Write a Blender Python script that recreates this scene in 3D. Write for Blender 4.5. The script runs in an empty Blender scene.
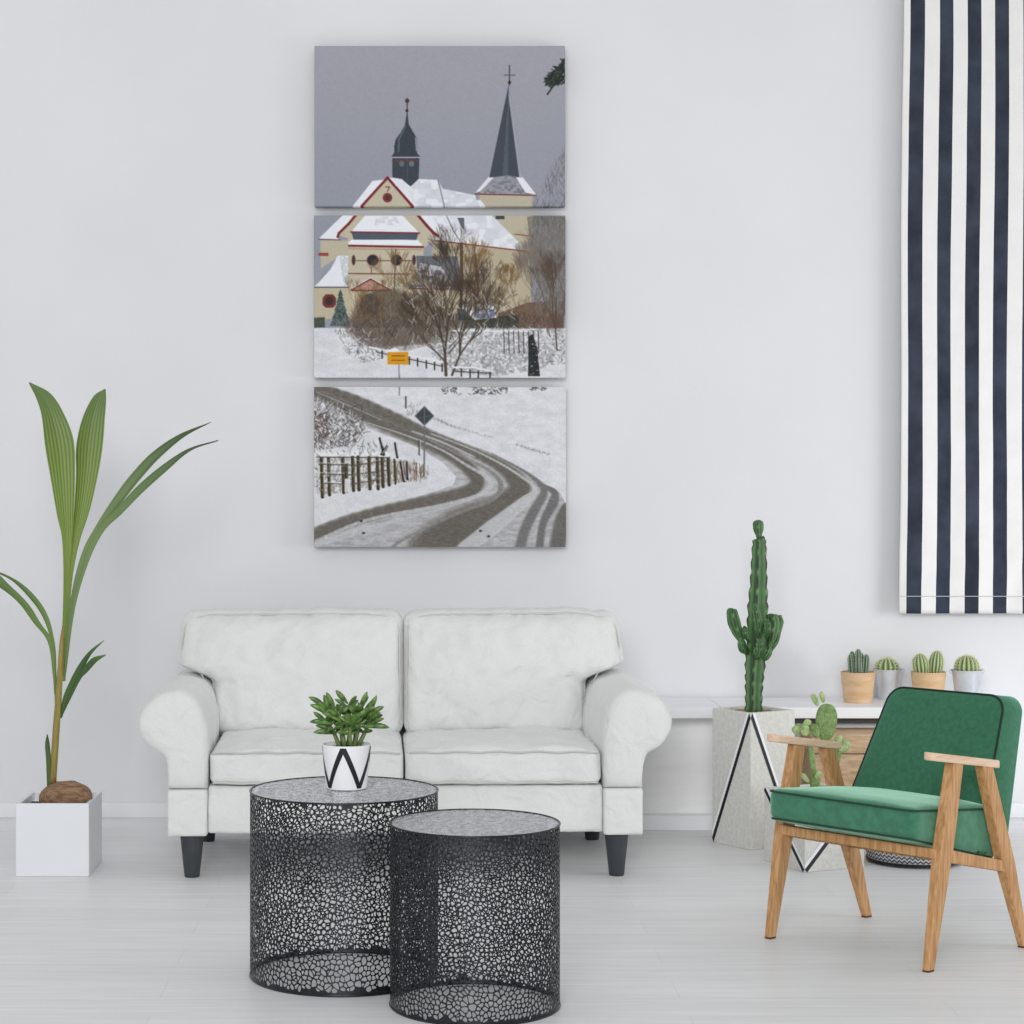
import bpy, bmesh, math, random
import numpy as np
from mathutils import Vector, Matrix, noise
from mathutils.geometry import delaunay_2d_cdt
random.seed(7); np.random.seed(7)
PI = math.pi
sc = bpy.context.scene
COL = sc.collection

# ------------------------------------------------------------ measured camera (level, shifted lens)
F, CX, CY, H = 2050.0, 420.0, 490.0, 1.318
def W(px, py, d):
    "point of the room at distance d whose image falls on (px, py)"
    return Vector(((px - CX) * d / F, d, H - (py - CY) * d / F))

cam = bpy.data.cameras.new('camera'); co = bpy.data.objects.new('camera', cam); COL.objects.link(co)
co.location = (0, 0, H); co.rotation_euler = (PI / 2, 0, 0)
cam.sensor_width = 36; cam.lens = F / 1024 * 36
cam.shift_x = (512 - CX) / 1024; cam.shift_y = -(512 - CY) / 1024
cam.clip_end = 60
sc.camera = co

# ------------------------------------------------------------ materials
def s2l(c):
    return tuple(((x / 255) / 12.92 if x / 255 <= .04045 else ((x / 255 + .055) / 1.055) ** 2.4) for x in c)
def mat(name, rgb, rough=.6, metal=0, var=0.0, vscale=6, stretch=(1, 1, 1), bump=0, bscale=80, sheen=0, coat=0, spec=.5, rgb2=None, detail=4, sheen_tint=None, bdist=.002, crease=0):
    m = bpy.data.materials.new(name); m.use_nodes = True
    nt = m.node_tree; N = nt.nodes; L = nt.links; b = N['Principled BSDF']
    c1 = s2l(rgb) + (1,)
    b.inputs['Base Color'].default_value = c1
    b.inputs['Roughness'].default_value = rough; b.inputs['Metallic'].default_value = metal
    b.inputs['Specular IOR Level'].default_value = spec
    b.inputs['Sheen Weight'].default_value = sheen; b.inputs['Coat Weight'].default_value = coat
    if sheen: b.inputs['Sheen Roughness'].default_value = .5
    if sheen_tint: b.inputs['Sheen Tint'].default_value = s2l(sheen_tint) + (1,)
    tc = N.new('ShaderNodeTexCoord'); mp = N.new('ShaderNodeMapping'); mp.inputs['Scale'].default_value = stretch
    L.new(tc.outputs['Object'], mp.inputs['Vector'])
    nz = N.new('ShaderNodeTexNoise'); nz.inputs['Scale'].default_value = vscale; nz.inputs['Detail'].default_value = detail
    L.new(mp.outputs['Vector'], nz.inputs['Vector'])
    cr = N.new('ShaderNodeValToRGB')
    c2 = s2l(rgb2) + (1,) if rgb2 else tuple(max(0, x * (1 - var)) for x in c1[:3]) + (1,)
    cr.color_ramp.elements[0].position = .35; cr.color_ramp.elements[1].position = .65
    cr.color_ramp.elements[0].color = c2
    cr.color_ramp.elements[1].color = c1 if rgb2 else tuple(min(1, x * (1 + var * .5)) for x in c1[:3]) + (1,)
    L.new(nz.outputs['Fac'], cr.inputs['Fac']); L.new(cr.outputs['Color'], b.inputs['Base Color'])
    if bump:
        n2 = N.new('ShaderNodeTexNoise'); n2.inputs['Scale'].default_value = bscale; n2.inputs['Detail'].default_value = 3
        L.new(mp.outputs['Vector'], n2.inputs['Vector'])
        bp = N.new('ShaderNodeBump'); bp.inputs['Strength'].default_value = bump; bp.inputs['Distance'].default_value = bdist
        L.new(n2.outputs['Fac'], bp.inputs['Height']); L.new(bp.outputs['Normal'], b.inputs['Normal'])
        if crease:
            n3 = N.new('ShaderNodeTexNoise'); n3.inputs['Scale'].default_value = crease; n3.inputs['Detail'].default_value = 2.5; n3.inputs['Distortion'].default_value = 1.6
            L.new(mp.outputs['Vector'], n3.inputs['Vector'])
            b3 = N.new('ShaderNodeBump'); b3.inputs['Strength'].default_value = .55; b3.inputs['Distance'].default_value = .022
            L.new(n3.outputs['Fac'], b3.inputs['Height']); L.new(b3.outputs['Normal'], bp.inputs['Normal'])
    return m
def mat_attr(name, rough=.6, bump=0, bscale=200, spec=.5, sub=0):
    m = mat(name, (128, 128, 128), rough, bump=bump, bscale=bscale, spec=spec)
    N = m.node_tree.nodes; a = N.new('ShaderNodeAttribute'); a.attribute_name = 'Col'
    m.node_tree.links.new(a.outputs['Color'], N['Principled BSDF'].inputs['Base Color'])
    if sub:
        N['Principled BSDF'].inputs['Subsurface Weight'].default_value = sub
        N['Principled BSDF'].inputs['Subsurface Scale'].default_value = .01
    return m
M = dict(
    wall=mat('white plaster', (230, 231, 234), .9, var=.025, vscale=1.6, bump=.25, bscale=60, spec=.2),
    base=mat('white skirting', (236, 238, 241), .5, var=.02),
    console=mat('white lacquer', (244, 245, 249), .45, var=.02),
    console_back=mat('pale grey panel', (250, 251, 250), .6, var=.03, vscale=5, stretch=(1, 1, 6)),
    seam=mat('dark seam', (120, 122, 128), .8),
    undershade=mat('dark grey shade strip', (96, 98, 102), .6, var=.1),  # shade below the console top put into a dark colour
    sofa=mat('off white cotton slipcover', (231, 232, 231), .95, crease=8, var=.035, vscale=260, bump=.5, bscale=420, sheen=.15, spec=.15, bdist=.001),
    piping=mat('off white piping', (206, 206, 201), .9, spec=.2),
    sofaleg=mat('charcoal leg', (56, 62, 68), .5, var=.1, vscale=30),
    planter=mat('white glossy planter', (233, 236, 240), .35, var=.01),
    soil=mat('black soil', (48, 42, 38), .95, var=.5, vscale=90, bump=1, bscale=150, bdist=.006),
    coconut=mat('brown coconut husk', (172, 138, 108), .85, vscale=24, stretch=(1, 5, 5), rgb2=(122, 92, 68), bump=.9, bscale=60, bdist=.006),
    stalk=mat('palm stalk', (150, 150, 70), .5, vscale=9, rgb2=(146, 112, 62), stretch=(5, 5, 1)),
    leaf=mat_attr('palm leaf', .5, sub=.0),
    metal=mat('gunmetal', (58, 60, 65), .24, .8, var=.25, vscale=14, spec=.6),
    metaltop=mat('gunmetal with painted reflection', (226, 228, 232), .38, .85, var=.3, vscale=60, spec=.6),  # same gunmetal made paler, the reflected bright wall put into its colour
    potwhite=mat('white ceramic', (240, 242, 245), .4, bump=.2, bscale=50),
    black=mat('black line', (16, 18, 26), .5),
    whiteline=mat('white line', (246, 247, 250), .6),
    succ=mat('succulent green', (112, 148, 70), .35, vscale=60, rgb2=(48, 80, 36)),
    succstem=mat('succulent stem', (116, 138, 78), .6, vscale=50, rgb2=(84, 96, 56)),
    cactus=mat_attr('cactus green', .5, bump=.4, bscale=120),
    cactusedge=mat('cactus rib edge', (62, 76, 50), .7, var=.3, vscale=90),
    pear=mat('prickly pear green', (130, 156, 92), .6, vscale=60, rgb2=(96, 128, 66)),
    pearpale=mat('prickly pear pale', (176, 196, 136), .6, vscale=60, rgb2=(126, 154, 92)),
    ccol=mat_attr('blue green cactus', .6),
    cglob=mat_attr('globe cactus', .6),
    spine=mat('pale spines', (240, 238, 206), .6),
    tan=mat('tan wooden pot', (226, 194, 156), .6, vscale=9, rgb2=(208, 170, 126), stretch=(1, 1, 4)),
    zinc=mat('zinc', (214, 219, 226), .35, .35, var=.12, vscale=18),
    gravel=mat('tan gravel', (170, 148, 118), .95, var=.5, vscale=140, bump=1, bscale=160, bdist=.004),
    concrete=mat('pale concrete', (226, 225, 220), .9, vscale=70, rgb2=(212, 211, 206), bump=.5, bscale=160, spec=.2, detail=6),
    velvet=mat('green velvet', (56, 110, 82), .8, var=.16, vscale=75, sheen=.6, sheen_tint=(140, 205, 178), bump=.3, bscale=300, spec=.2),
    velvetseat=mat('green velvet seat', (62, 122, 94), .8, var=.2, vscale=40, sheen=1.0, sheen_tint=(190, 240, 215), bump=.3, bscale=300, spec=.2),  # velvet copy with lighter base and sheen, seat highlight put into the colour
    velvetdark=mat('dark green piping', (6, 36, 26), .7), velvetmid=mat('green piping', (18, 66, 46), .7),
    oak=mat('oak', (210, 164, 114), .5, vscale=14, rgb2=(176, 126, 78), stretch=(9, 9, .8), bump=.15, bscale=40),
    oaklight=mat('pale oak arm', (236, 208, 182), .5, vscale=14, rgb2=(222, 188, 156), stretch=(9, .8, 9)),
    foot=mat('dark foot pad', (70, 48, 34), .7),
    crate=mat('pale wood', (212, 184, 152), .7, vscale=16, rgb2=(178, 146, 112), stretch=(1, 6, 6)),
    curtw=mat('white cotton', (242, 241, 240), .9, var=.03, vscale=9, bump=.4, bscale=350, spec=.1),
    curtb=mat('navy stripe', (68, 74, 88), .9, vscale=7, rgb2=(50, 55, 67), bump=.4, bscale=350, spec=.1),
    stitch=mat('stitch', (205, 210, 220), .9),
    art=mat_attr('printed canvas', .85, bump=.15, bscale=500, spec=.15),
)
# floor material: pale laminate with long fine grain and plank joints
def floor_mat():
    m = bpy.data.materials.new('pale laminate'); m.use_nodes = True
    nt = m.node_tree; N = nt.nodes; L = nt.links; b = N['Principled BSDF']
    tc = N.new('ShaderNodeTexCoord')
    mp = N.new('ShaderNodeMapping'); mp.inputs['Scale'].default_value = (.9, 22, 1); L.new(tc.outputs['Object'], mp.inputs['Vector'])
    nz = N.new('ShaderNodeTexNoise'); nz.inputs['Scale'].default_value = 2.2; nz.inputs['Detail'].default_value = 6; nz.inputs['Roughness'].default_value = .65
    L.new(mp.outputs['Vector'], nz.inputs['Vector'])
    cr = N.new('ShaderNodeValToRGB'); e = cr.color_ramp.elements
    e[0].position = .3; e[1].position = .7; e[0].color = s2l((226, 226, 226)) + (1,); e[1].color = s2l((246, 246, 247)) + (1,)
    L.new(nz.outputs['Fac'], cr.inputs['Fac'])
    br = N.new('ShaderNodeTexBrick'); br.inputs['Scale'].default_value = 1
    br.inputs['Brick Width'].default_value = 1.35; br.inputs['Row Height'].default_value = .19; br.inputs['Mortar Size'].default_value = .0012
    br.inputs['Color1'].default_value = (1, 1, 1, 1); br.inputs['Color2'].default_value = (.95, .952, .955, 1); br.inputs['Mortar'].default_value = (.86, .86, .86, 1)
    L.new(tc.outputs['Object'], br.inputs['Vector'])
    mx = N.new('ShaderNodeMixRGB'); mx.blend_type = 'MULTIPLY'; mx.inputs['Fac'].default_value = 1
    L.new(cr.outputs['Color'], mx.inputs['Color1']); L.new(br.outputs['Color'], mx.inputs['Color2'])
    L.new(mx.outputs['Color'], b.inputs['Base Color'])
    b.inputs['Roughness'].default_value = .42; b.inputs['Specular IOR Level'].default_value = .35
    bp = N.new('ShaderNodeBump'); bp.inputs['Strength'].default_value = .12; bp.inputs['Distance'].default_value = .002
    L.new(nz.outputs['Fac'], bp.inputs['Height']); L.new(bp.outputs['Normal'], b.inputs['Normal'])
    return m
M['floor'] = floor_mat()

# ------------------------------------------------------------ helpers
def thing(name, label, cat, loc=(0, 0, 0), rotz=0, group=None):
    o = bpy.data.objects.new(name, None); COL.objects.link(o); o.empty_display_size = .05
    o.location = loc; o.rotation_euler = (0, 0, rotz)
    tag(o, label, cat, group); return o
def tag(o, label, cat, group=None):
    o['label'] = label; o['category'] = cat
    if group: o['group'] = group
    return o
def obj(name, bm, m, parent=None, smooth=False, label=None, recalc=True):
    me = bpy.data.meshes.new(name)
    if recalc: bmesh.ops.recalc_face_normals(bm, faces=bm.faces)
    bm.to_mesh(me); bm.free()
    for x in (m if isinstance(m, (list, tuple)) else [m]): me.materials.append(x)
    if smooth:
        me.polygons.foreach_set('use_smooth', [True] * len(me.polygons))
    o = bpy.data.objects.new(name, me); COL.objects.link(o)
    if parent: o.parent = parent
    if label: o['label'] = label
    return o
def wn(o, w=.006, seg=2, ang=35):
    b = o.modifiers.new('bevel', 'BEVEL'); b.width = w; b.segments = seg; b.limit_method = 'ANGLE'; b.angle_limit = math.radians(ang)
    return o
def structure(o): o['kind'] = 'structure'; return o
def box(bm, x0, x1, y0, y1, z0, z1, mi=0):
    v = [bm.verts.new((x, y, z)) for z in (z0, z1) for y in (y0, y1) for x in (x0, x1)]
    for f in ((0, 2, 3, 1), (4, 5, 7, 6), (0, 1, 5, 4), (2, 6, 7, 3), (0, 4, 6, 2), (1, 3, 7, 5)):
        bm.faces.new([v[i] for i in f]).material_index = mi
def BM(): return bmesh.new()
def loft(bm, rings, cap=True, closed=True, mi=0):
    R = [[bm.verts.new(p) for p in r] for r in rings]
    n = len(R[0])
    for a, b in zip(R, R[1:]):
        for i in range(n if closed else n - 1):
            j = (i + 1) % n
            bm.faces.new((a[i], a[j], b[j], b[i])).material_index = mi
    if cap:
        for r in (R[0][::-1], R[-1]):
            try: bm.faces.new(r).material_index = mi
            except Exception: pass
    return R
def lathe(bm, prof, seg=48, cx=0, cy=0, cap=True, wob=None, mi=0):
    return loft(bm, [[(cx + r * math.cos(2 * PI * i / seg), cy + r * math.sin(2 * PI * i / seg), z) for i in range(seg)] for r, z in prof], cap, True, mi)
def cr_spline(pts, n):
    P = [Vector(p) for p in pts]; P = [2 * P[0] - P[1]] + P + [2 * P[-1] - P[-2]]
    out = []
    segs = len(P) - 3
    for k in range(n):
        t = k / (n - 1) * segs; i = min(int(t), segs - 1); f = t - i
        a, b, c, d = P[i:i + 4]
        out.append(.5 * ((2 * b) + (c - a) * f + (2 * a - 5 * b + 4 * c - d) * f * f + (3 * b - a - 3 * c + d) * f ** 3))
    return out
def lerp_list(vals, n):
    return [float(np.interp(k / (n - 1), np.linspace(0, 1, len(vals)), vals)) for k in range(n)]
def frames(C, closed=False):
    "parallel-transport frames along a point list"
    n = len(C); T = []
    for i in range(n):
        a = C[(i - 1) % n] if closed or i > 0 else C[i]; b = C[(i + 1) % n] if closed or i < n - 1 else C[i]
        T.append((b - a).normalized())
    ref = Vector((0, 1, 0)) if abs(T[0].y) < .9 else Vector((1, 0, 0))
    u = (ref - T[0] * ref.dot(T[0])).normalized(); U = []
    for t in T:
        u = (u - t * u.dot(t))
        u = u.normalized() if u.length > 1e-6 else t.orthogonal().normalized()
        U.append((u, t.cross(u)))
    return U
def tube(bm, C, rad, seg=8, closed=False, mi=0, cap=True, star=0, star_n=5, flat=1):
    C = [Vector(c) for c in C]
    if not isinstance(rad, (list, tuple)): rad = [rad] * len(C)
    fr = frames(C, closed); rings = []
    for c, r, (u, w) in zip(C, rad, fr):
        ring = []
        for i in range(seg):
            a = 2 * PI * i / seg
            rr = r * (1 + star * math.cos(star_n * a)) if star else r
            ring.append(c + u * (rr * flat * math.cos(a)) + w * (rr * math.sin(a)))
        rings.append(ring)
    if closed: rings.append(rings[0])
    R = loft(bm, rings, cap and not closed, True, mi)
    if closed: bmesh.ops.remove_doubles(bm, verts=R[0] + R[-1], dist=1e-5)
def blob(bm, c, r, axis=(0, 0, 1), seg=16, rings=10, power=1.0, ribs=0, ribd=0, taper=0, mi=0):
    "ellipsoid r=(side, side2, half length) pointing along axis"
    ax = Vector(axis).normalized(); q = Vector((0, 0, 1)).rotation_difference(ax); c = Vector(c)
    R = []
    for k in range(rings + 1):
        ph = -PI / 2 + PI * k / rings
        cs = max(math.cos(ph), .02) ** power; z = math.sin(ph) * r[2]
        w = 1 - taper * math.sin(ph)
        R.append([c + q @ Vector((r[0] * cs * w * (1 + ribd * math.cos(ribs * 2 * PI * i / seg) if ribs else 1) * math.cos(2 * PI * i / seg),
                                  r[1] * cs * w * (1 + ribd * math.cos(ribs * 2 * PI * i / seg) if ribs else 1) * math.sin(2 * PI * i / seg), z)) for i in range(seg)])
    loft(bm, R, True, True, mi)
def rbox(hx, hy, hz, r, nx=20, ny=12, nz=12, fn=None):
    "rounded box as one dense closed mesh; fn maps every point"
    bm = BM(); cache = {}
    def axis(h, n):
        a = [(-1 + 2 * i / n) for i in range(n + 1)]
        return a
    def P(a, b, c):
        key = (round(a, 5), round(b, 5), round(c, 5))
        if key in cache: return cache[key]
        p = Vector((a * hx, b * hy, c * hz))
        q = Vector((max(-hx + r, min(hx - r, p.x)), max(-hy + r, min(hy - r, p.y)), max(-hz + r, min(hz - r, p.z))))
        d = p - q
        if d.length > 1e-9: p = q + d.normalized() * min(r, max(abs(d.x), abs(d.y), abs(d.z)))
        if fn: p = fn(p, (a, b, c))
        cache[key] = bm.verts.new(p); return cache[key]
    ax, ay, az = [ [math.copysign(1 - (1 - abs(t)) ** 1.25, t) if t else 0 for t in axis(1, n)] for n in (nx, ny, nz)]
    def face(g):
        for i in range(len(g) - 1):
            for j in range(len(g[0]) - 1):
                vs = [g[i][j], g[i + 1][j], g[i + 1][j + 1], g[i][j + 1]]
                if len(set(vs)) == 4:
                    try: bm.faces.new(vs)
                    except Exception: pass
    for c in (-1, 1):
        face([[P(a, b, c) for b in ay] for a in ax]); face([[P(a, c, b) for b in az] for a in ax]); face([[P(c, a, b) for b in az] for a in ay])
    return bm
def nz3(p, s, seed=0): return noise.noise(Vector((p[0] * s + seed, p[1] * s, p[2] * s)))
def spikes(bm, pts, L=.006, r=.0006, mi=0):
    for p, n in pts:
        p = Vector(p); n = Vector(n).normalized(); u = n.orthogonal().normalized(); w = n.cross(u)
        b = [bm.verts.new(p + (u * math.cos(a) + w * math.sin(a)) * r) for a in (0, 2.09, 4.19)]
        t = bm.verts.new(p + n * L)
        for i in range(3): bm.faces.new((b[i], b[(i + 1) % 3], t)).material_index = mi

# ------------------------------------------------------------ the room
YW = 8.25
bm = BM(); box(bm, -5, 5.2, YW, YW + .15, 0, 3.6); structure(obj('wall_back', bm, M['wall']))
bm = BM(); box(bm, -5, 5.2, -.6, YW + .15, -.1, 0); structure(obj('floor', bm, M['floor']))
bm = BM(); box(bm, -5, 5.2, YW - .015, YW, 0, .06); structure(wn(obj('baseboard_back', bm, M['base']), .004))

# ------------------------------------------------------------ white console under the wall
ZS = .485
t = thing('console_table', 'long low white console shelf standing against the wall behind the sofa and planters', 'console', (1.1, 8.05, 0))
def cbox(name, m, X0, X1, Y0, Y1, Z0, Z1, label=None, bev=.003):
    b = BM(); box(b, X0 - 1.1, X1 - 1.1, Y0 - 8.05, Y1 - 8.05, Z0, Z1); return wn(obj(name, b, M[m], t, label=label), bev)
cbox('top_board', 'console', -.1, 1.154, 7.85, 8.232, ZS - .042, ZS)
cbox('top_board', 'console', 1.157, 2.24, 7.85, 8.232, ZS - .042, ZS)
cbox('back_panel', 'console_back', -.08, 2.22, 8.0, 8.02, .05, ZS - .042)
cbox('plinth', 'console', -.08, 2.22, 7.935, 8.02, 0, .058)
cbox('shade_strip', 'undershade', 1.36, 2.2, 7.95, 7.97, ZS - .072, ZS - .042, 'dark grey strip standing in for the shade under the top')  # dark strip added where only shadow lies beneath the top board
cbox('side_panel', 'console', 2.22, 2.24, 7.87, 8.232, 0, ZS - .042)
cbox('side_panel', 'console', -.1, -.08, 7.87, 8.232, 0, ZS - .042)

# ------------------------------------------------------------ wooden box below the console
t = thing('wooden_crate', 'pale wooden box with a lid, standing under the white console behind the green armchair', 'crate', (1.76, 7.82, 0))
bm = BM(); box(bm, -.285, .25, -.12, .1, 0, .325); wn(obj('body', bm, M['crate'], t), .004)
bm = BM(); box(bm, -.29, .255, -.125, .105, .328, .40); wn(obj('lid', bm, M['crate'], t), .006)

# ------------------------------------------------------------ sofa
sx, sy = -.048, 6.95
sofa = thing('sofa', 'off white fabric two-seater sofa with rolled arms and tapered charcoal legs', 'sofa', (sx, sy, 0), math.radians(1.3))
def wrinkle(p, amp=.004, s=7, seed=0):
    return amp * (nz3(p, s, seed) + .5 * nz3(p, s * 2.3, seed + 9) + .25 * nz3(p, s * 5, seed + 3))
# base
def fbase(p, q):
    return Vector((p.x, p.y + .42, p.z + .235)) + Vector((0, wrinkle(p, .012, 9, 4) if q[1] < -.9 else 0, 0))
obj('base', rbox(.672, .42, .082, .012, 40, 10, 8, fbase), M['sofa'], sofa, True)
for s in (-1, 1):
    def fb2(p, q, s=s): return Vector((s * .738 + p.x, p.y + .425, p.z + .2265)) + Vector((0, wrinkle(p + Vector((s, 0, 0)), .006, 12, 4) if q[1] < -.9 else 0, 0))
    obj('arm_base', rbox(.067, .445, .079, .008, 10, 20, 10, fb2), M['sofa'], sofa, True)
# arms: rolled profile
def arm_profile():
    pr = []
    cxr, czr, r = .789, .530, .114
    pr += [(.672, .306), (.670, .36), (.668, .42), (.668, .48), (.672, .53)]
    for k in range(0, 25):
        a = math.radians(172 - k * (172 + 72) / 24)
        rr = r * (1 + .03 * math.cos(3 * a))
        pr.append((cxr + rr * math.cos(a), czr + rr * math.sin(a)))
    pr += [(.812, .41), (.808, .38), (.804, .34), (.802, .306)]
    return pr
PR = arm_profile()
cen = (.76, .47)
for s in (-1, 1):
    bm = BM(); rings = []
    ys = [(-.028, .80), (-.023, .88), (-.015, .94), (-.004, .975), (.009, .993)] + [(.02 + .8 * k / 24, 1.0) for k in range(25)]
    ys = [(-.033, .25), (-.033, .6)] + ys[0:]
    for y, f in ys:
        ring = []
        for (x, z) in PR:
            X = cen[0] + (x - cen[0]) * f; Z = cen[1] + (z - cen[1]) * f if z > .31 or f > .99 else .306 + (1 - f) * .17
            w = wrinkle((X * s, y, Z), .009, 9, 2)
            if s > 0 and x < .74: X -= .018 * max(0, min(1, y / .6))
            ring.append((s * (X + (w if f > .9 else 0)), y, Z + (w if z > .4 else 0)))
        rings.append(ring)
    loft(bm, rings)
    a = obj('arm', bm, M['sofa'], sofa, True)
# back frame
def fback(p, q): return Vector((p.x, p.y + .80 + (p.z) * .06, p.z + .48))
obj('back_frame', rbox(.79, .06, .33, .05, 24, 8, 16, fback), M['sofa'], sofa, True)
# seat cushions
for s, x0, x1 in ((-1, -.664, -.008), (1, -.002, .664)):
    hx = (x1 - x0) / 2; cx = (x0 + x1) / 2
    def fs(p, q, cx=cx, s=s):
        a, b, c = q
        bulge = (1 - a ** 4) * (1 - b ** 4)
        z = .378 + p.z + (.022 * bulge if c > 0 else -.004 * bulge) * abs(c)
        y = .30 + p.y - (.012 * (1 - a ** 4) if b < 0 else 0) * abs(b)
        o = wrinkle((p.x + cx, p.y, p.z), .015, 8, 11 + s)
        return Vector((cx + p.x, y + o * (b < -.9), z + o * (c > .9)))
    o = obj('seat_cushion', rbox(hx, .31, .058, .026, 40, 28, 12, fs), M['sofa'], sofa, True)
    bm = BM()
    for zz in (.428, .328):
        tube(bm, [(x0 + .012 + (x1 - x0 - .024) * k / 30, -.012 - .010 * (1 - (k / 15 - 1) ** 4) , zz + .002 * math.sin(k) + (.004 * (1 - (k / 15 - 1) ** 4) if zz > .4 else 0)) for k in range(31)], .0035, 6)
    obj('piping', bm, M['piping'], o, True)
# back cushions
for s in (-1, 1):
    hx, hz = .398, .225
    def fc(p, q, s=s):
        a, b, c = q
        Z = .645 + p.z
        f = (p.x * s + hx) / (2 * hx)               # 0 at sofa centre, 1 outer
        zt = max(0, min(1, (Z - .615) / .075)); zt = zt * zt * (3 - 2 * zt)
        outer = (.702 + (.828 - .702) * zt) if s < 0 else (.672 + (.810 - .672) * zt)
        outer += .012 * math.sin((Z - .45) * 11) * zt
        if s < 0: outer += 0 if zt < 1 else 0
        inner = .000
        x = s * (inner + f * (outer - inner))
        bul = max(0, (1 - abs(a) ** 3.2)) * max(0, (1 - abs(c) ** 3.2))
        y = p.y + .60 + (Z - .43) * .22
        wr = 0
        if b < 0:
            y -= .075 * bul ** .7 * abs(b)
            wr = wrinkle((x, Z, s), .026, 6.5, 20) + .006 * abs(nz3((x * 1.0, Z * 2.2 + x * s * 1.6, s), 9, 4))
            # gathered folds along the top edge and near the arm
            g = max(0, (Z - .76) / .12)
            wr += .013 * g * g * math.sin(x * 70 + 7 * nz3((x, Z, 0), 9)) * (1 - g * .3)
            g2 = max(0, f - .72) / .28 * max(0, 1 - abs(Z - .66) / .12)
            wr += .012 * g2 * math.sin((Z * 75 + x * s * 50 + 3 * nz3((x, Z, 1), 8)))
            y += wr * (1 - abs(a) ** 8) * (1 - abs(c) ** 8)
        Z += (.006 * (1 - abs(a) ** 4) + .010 * nz3((x * 9, 0, s), 1) + .004 * nz3((x * 30, 0, s), 1)) * max(0, c) ** 4
        if c > .5: Z -= .0
        return Vector((x, y, Z))
    bmc = rbox(hx, .095, hz, .05, 64, 14, 52, fc)
    o = obj('back_cushion', bmc, M['sofa'], sofa, True)
    bm = BM()
    rim = []
    for k in range(240):
        an = 2 * PI * k / 240
        a = math.copysign(abs(math.cos(an)) ** .22, math.cos(an)); c = math.copysign(abs(math.sin(an)) ** .22, math.sin(an))
        v = fc(Vector((a * (hx - .014), -.082, c * (hz - .014))), (a * .985, -1, c * .985)); rim.append(v + Vector((0, -.003, 0)))
    tube(bm, rim, .0035, 6, closed=True)
    obj('piping', bm, M['piping'], o, True)
for lx, ly in ((-.728, .055), (.722, .05), (-.732, .77), (.715, .77)):
    bm = BM()
    lathe(bm, [(.024, 0), (.026, .004), (.041, .145), (.041, .150)], 32, lx, ly)
    obj('leg', bm, M['sofaleg'], sofa, True)

# ------------------------------------------------------------ perforated drum tables
def voronoi(pts):
    "cells (list of vertex indices) and vertices of the Voronoi diagram of pts"
    vo, _, fa, *_ = delaunay_2d_cdt([Vector(p) for p in pts], [], [], 0, 1e-7)
    cc = []; vf = [[] for _ in vo]
    for k, f in enumerate(fa):
        a, b, c = (vo[i] for i in f[:3])
        d = 2 * (a.x * (b.y - c.y) + b.x * (c.y - a.y) + c.x * (a.y - b.y))
        if abs(d) < 1e-14: cc.append((a + b + c) / 3)
        else:
            ux = (a.length_squared * (b.y - c.y) + b.length_squared * (c.y - a.y) + c.length_squared * (a.y - b.y)) / d
            uy = (a.length_squared * (c.x - b.x) + b.length_squared * (a.x - c.x) + c.length_squared * (b.x - a.x)) / d
            cc.append(Vector((ux, uy)))
        for i in f: vf[i].append(k)
    cells = []
    for i, p in enumerate(vo):
        if len(vf[i]) < 3: continue
        ks = sorted(vf[i], key=lambda k: math.atan2(cc[k].y - p.y, cc[k].x - p.x))
        cells.append((p, ks))
    return cc, cells
def lattice(bm, pts, keep, mapf, strut, solid=None):
    cc, cells = voronoi(pts); V = {}
    def vert(k):
        if k not in V: V[k] = bm.verts.new(mapf(cc[k]))
        return V[k]
    for p, ks in cells:
        if not keep(p, [cc[k] for k in ks]): continue
        poly = [cc[k] for k in ks]; n = len(poly)
        c = sum(poly, Vector((0, 0))) / n
        rin = min(abs((b - a).cross(c - a)) / max((b - a).length, 1e-6) for a, b in zip(poly, poly[1:] + poly[:1]))
        sc_ = 1 - strut / max(rin, 1e-6)
        vs = [vert(k) for k in ks]
        if len(set(vs)) < 3: continue
        if sc_ < .2 or (solid and solid(p, poly)):
            try: bm.faces.new(vs)
            except Exception: pass
            continue
        q = [c + (v - c) * sc_ for v in poly]
        h = []
        for i in range(n):
            a, b = q[i], q[(i + 1) % n]
            h.append((bm.verts.new(mapf(a + (b - a) * .27)), bm.verts.new(mapf(a + (b - a) * .73))))
        for i in range(n):
            j = (i + 1) % n
            try:
                bm.faces.new((vs[i], vs[j], h[i][1], h[i][0])); bm.faces.new((vs[j], h[j][0], h[i][1]))
            except Exception: pass
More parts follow.
